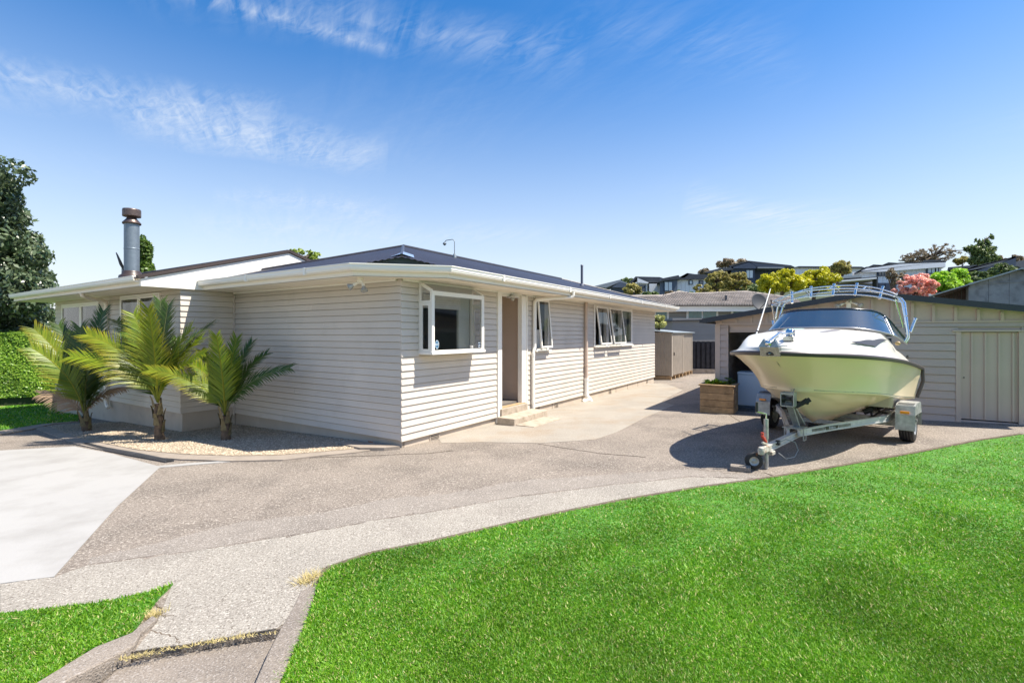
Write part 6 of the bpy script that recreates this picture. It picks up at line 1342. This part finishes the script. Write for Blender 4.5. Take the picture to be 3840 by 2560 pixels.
tree('skyline_tree', 'distant brownish treetops at the right edge of the skyline', 3790, 950, 1005, 110, 90, L_brown, k=40, cr=.25, n=2600, size=.22, seed=31, bare=True)
tree('skyline_tree', 'small olive treetop between the wintry tree and the conifer', 3608, 955, 1000, 50, 86, L_olive, k=20, cr=.35, n=1500, size=.2, seed=32)
def weeping():
    y = 60; c = at(3680, 990, y); t = thing('drooping_conifer', 'tall drooping conifer with curved branches on the skyline', 'tree', (c.x, y, c.z - 3), 0); Z = lambda v: at(0, v, y).z - c.z + 3; X = lambda u: at(u, 0, y).x - c.x
    br = [((3680, 990), (3690, 930), (3668, 900)), ((3682, 980), (3690, 900), (3722, 884)), ((3682, 960), (3710, 925), (3732, 935)), ((3680, 950), (3650, 925), (3625, 932)), ((3684, 985), (3725, 950), (3745, 975)), ((3680, 985), (3650, 960), (3640, 975))]
    mb = MB(); mb.tube([(0, 0, 0), (0, 0, Z(990)), (X(3684), 0, Z(945)), (X(3680), 0, Z(920))], .3, 8, rs=[.4, .3, .2, .1]); cl = []
    for p in br:
        P_ = [Vector((X(u), 0, Z(v))) for u, v in p]; mb.tube(P_, .08, 6, rs=[.14, .1, .05])
        for k in range(12):
            f = k / 11; q = P_[0] * (1 - f) ** 2 + P_[1] * 2 * f * (1 - f) + P_[2] * f * f; cl.append((q.x, (k % 3 - 1) * .3, q.z - .35 * (1 - f), .34 * (1.3 - f), .5 * (1.3 - f), .75 * (1.35 - f)))
    mb.build('trunk', M_bark, t); leaves('crown', cl, 7000, .16, L_deep, t, droop=1.5, stretch=2.4, shell=.4, seed=5)
weeping()
# big glossy tree at left
def bigtree():
    y = 19.5; c = at(60, 930, y); t = thing('magnolia_tree', 'huge dark glossy leafed tree towering over the hedge at left', 'tree', (c.x, y, -.6), 0); g = random.Random(9); cl = []
    Z = lambda v: at(0, v + 48, y).z + .6; X = lambda u, dy=0: at(u, 0, y + dy).x - c.x
    # outline of the right side of the crown: (v, u) pairs
    edge = [(625, 30), (650, 85), (700, 118), (760, 135), (830, 185), (900, 215), (960, 240), (1020, 235), (1080, 225), (1140, 215), (1200, 210)]
    for (v, u) in edge:
        u -= 42
        for k in range(13):
            uu = u - abs(g.gauss(0, 1)) * 110 - 30; dy = g.uniform(-1.6, 1.6); cl.append((X(uu, dy), dy, Z(v + g.uniform(-14, 46)), g.uniform(.35, .62), g.uniform(.4, .7), g.uniform(.28, .5)))
    for k in range(170): v = g.uniform(650, 1235); u = g.uniform(-420, 195 if v > 900 else 100); dy = g.uniform(-2.4, 2); cl.append((X(u - 40, dy), dy, Z(v), g.uniform(.45, .8), .7, g.uniform(.35, .6)))
    limbs = [(g.uniform(.25, .9), cl[i * 4][:3]) for i in range(24)]; trunk_mb((0, 0, 0), (X(20), 0, Z(760)), .32, limbs, 3).build('trunk', M_bark, t)
    leaves('crown', cl, 90000, .10, L_magn, t, shell=.22, droop=.7, stretch=2.0, seed=6, jit=.7)
bigtree()
tree('low_tree', 'mid green leafy tree below the eave between hedge and house', 110, 1150, 1262, 260, 23, L_conif, k=50, cr=.32, n=11000, size=.09, seed=41, base=-.5)
tree('poplar_tree', 'narrow bright green conifer behind the flue', 538, 880, 1060, 62, 40, L_conif, k=60, cr=.5, n=7000, size=.15, seed=42)
tree('spring_tree', 'thin spring green treetop behind the roof peak', 1125, 925, 1010, 170, 34, L_spring, k=70, cr=.17, n=2600, size=.13, seed=43, bare=True, shell=.5)
# sky dish behind the flue
q = at(455, 1010, 12.6); t = thing('roof_dish', 'edge-on grey satellite dish on the roof beside the flue', 'satellite dish', (q.x, q.y, q.z - .25), 0)
mb = MB(); mb.lathe([(.31 * i / 6, .04 * (i / 6) ** 2) for i in range(7)] + [(.31, .03), (0, -.01)], (-.04, 0, .38), 28, axis=(.72, .62, .36)); mb.build('reflector', M_dishg, t); mb = MB(); mb.tube([(.03, 0, -.1), (.03, 0, .3)], .022, 8); mb.tube([(0, 0, .12), (.5, 0, .17), (.52, 0, .05)], .014, 8); mb.build('mast', M_alu, t)
# hedge
hb0, hb1 = Vector((-24, 17.0)), Vector((-12.5, 18.5))
t = thing('clipped_hedge', 'tall clipped bright green hedge along the left boundary', 'hedge', (-17.4, 17.2, -.55), rad(24)); LH = 7.5
def hedge():
    n = 110000; g = np.random.default_rng(3); u = g.uniform(-LH, LH, n); side = g.random(n); z = g.uniform(.35, 2.58, n); y = -.5 + np.abs(g.normal(0, .05, n)) + .02 * np.sin(u * 3.1 + z * 4)
    top = side > .8; z[top] = 2.55 + g.normal(0, .04, top.sum()) + .04 * np.sin(u[top] * 4); y[top] = g.uniform(-.5, .5, top.sum())
    P = np.stack([u, y, z], 1); nn = np.where(top[:, None], [[0, 0, 1.]], [[0, -1., .25]]) + g.normal(0, .38, (n, 3)); nn /= np.linalg.norm(nn, axis=1)[:, None]; tt = np.cross(nn, g.normal(size=(n, 3))); tt /= np.linalg.norm(tt, axis=1)[:, None]; b = np.cross(nn, tt); s = (.045 * g.uniform(.6, 1.4, n))[:, None]
    V = np.stack([P - tt * s * .8, P + b * s * .45, P + tt * s * .8, P - b * s * .45], 1).reshape(-1, 3); tri_mesh('foliage', V, np.arange(4 * n).reshape(n, 4), L_hedge, t)
hedge(); mb = MB(); mb.box(-LH + .1, LH - .1, -.40, .4, -.1, 2.5); mb.build('inner_shade_box', mat('hedge_shadow', (.02, .03, .01), .9), t)  # dark solid box painting the shade inside the hedge
mb = MB()
for k in range(40): x = -LH + .2 + k * .37; mb.tube([(x, -.2 + .1 * (k % 3), -.1), (x + .03, -.25, .45)], .02, 5)
mb.build('stem', M_bark, t, kind='stuff')
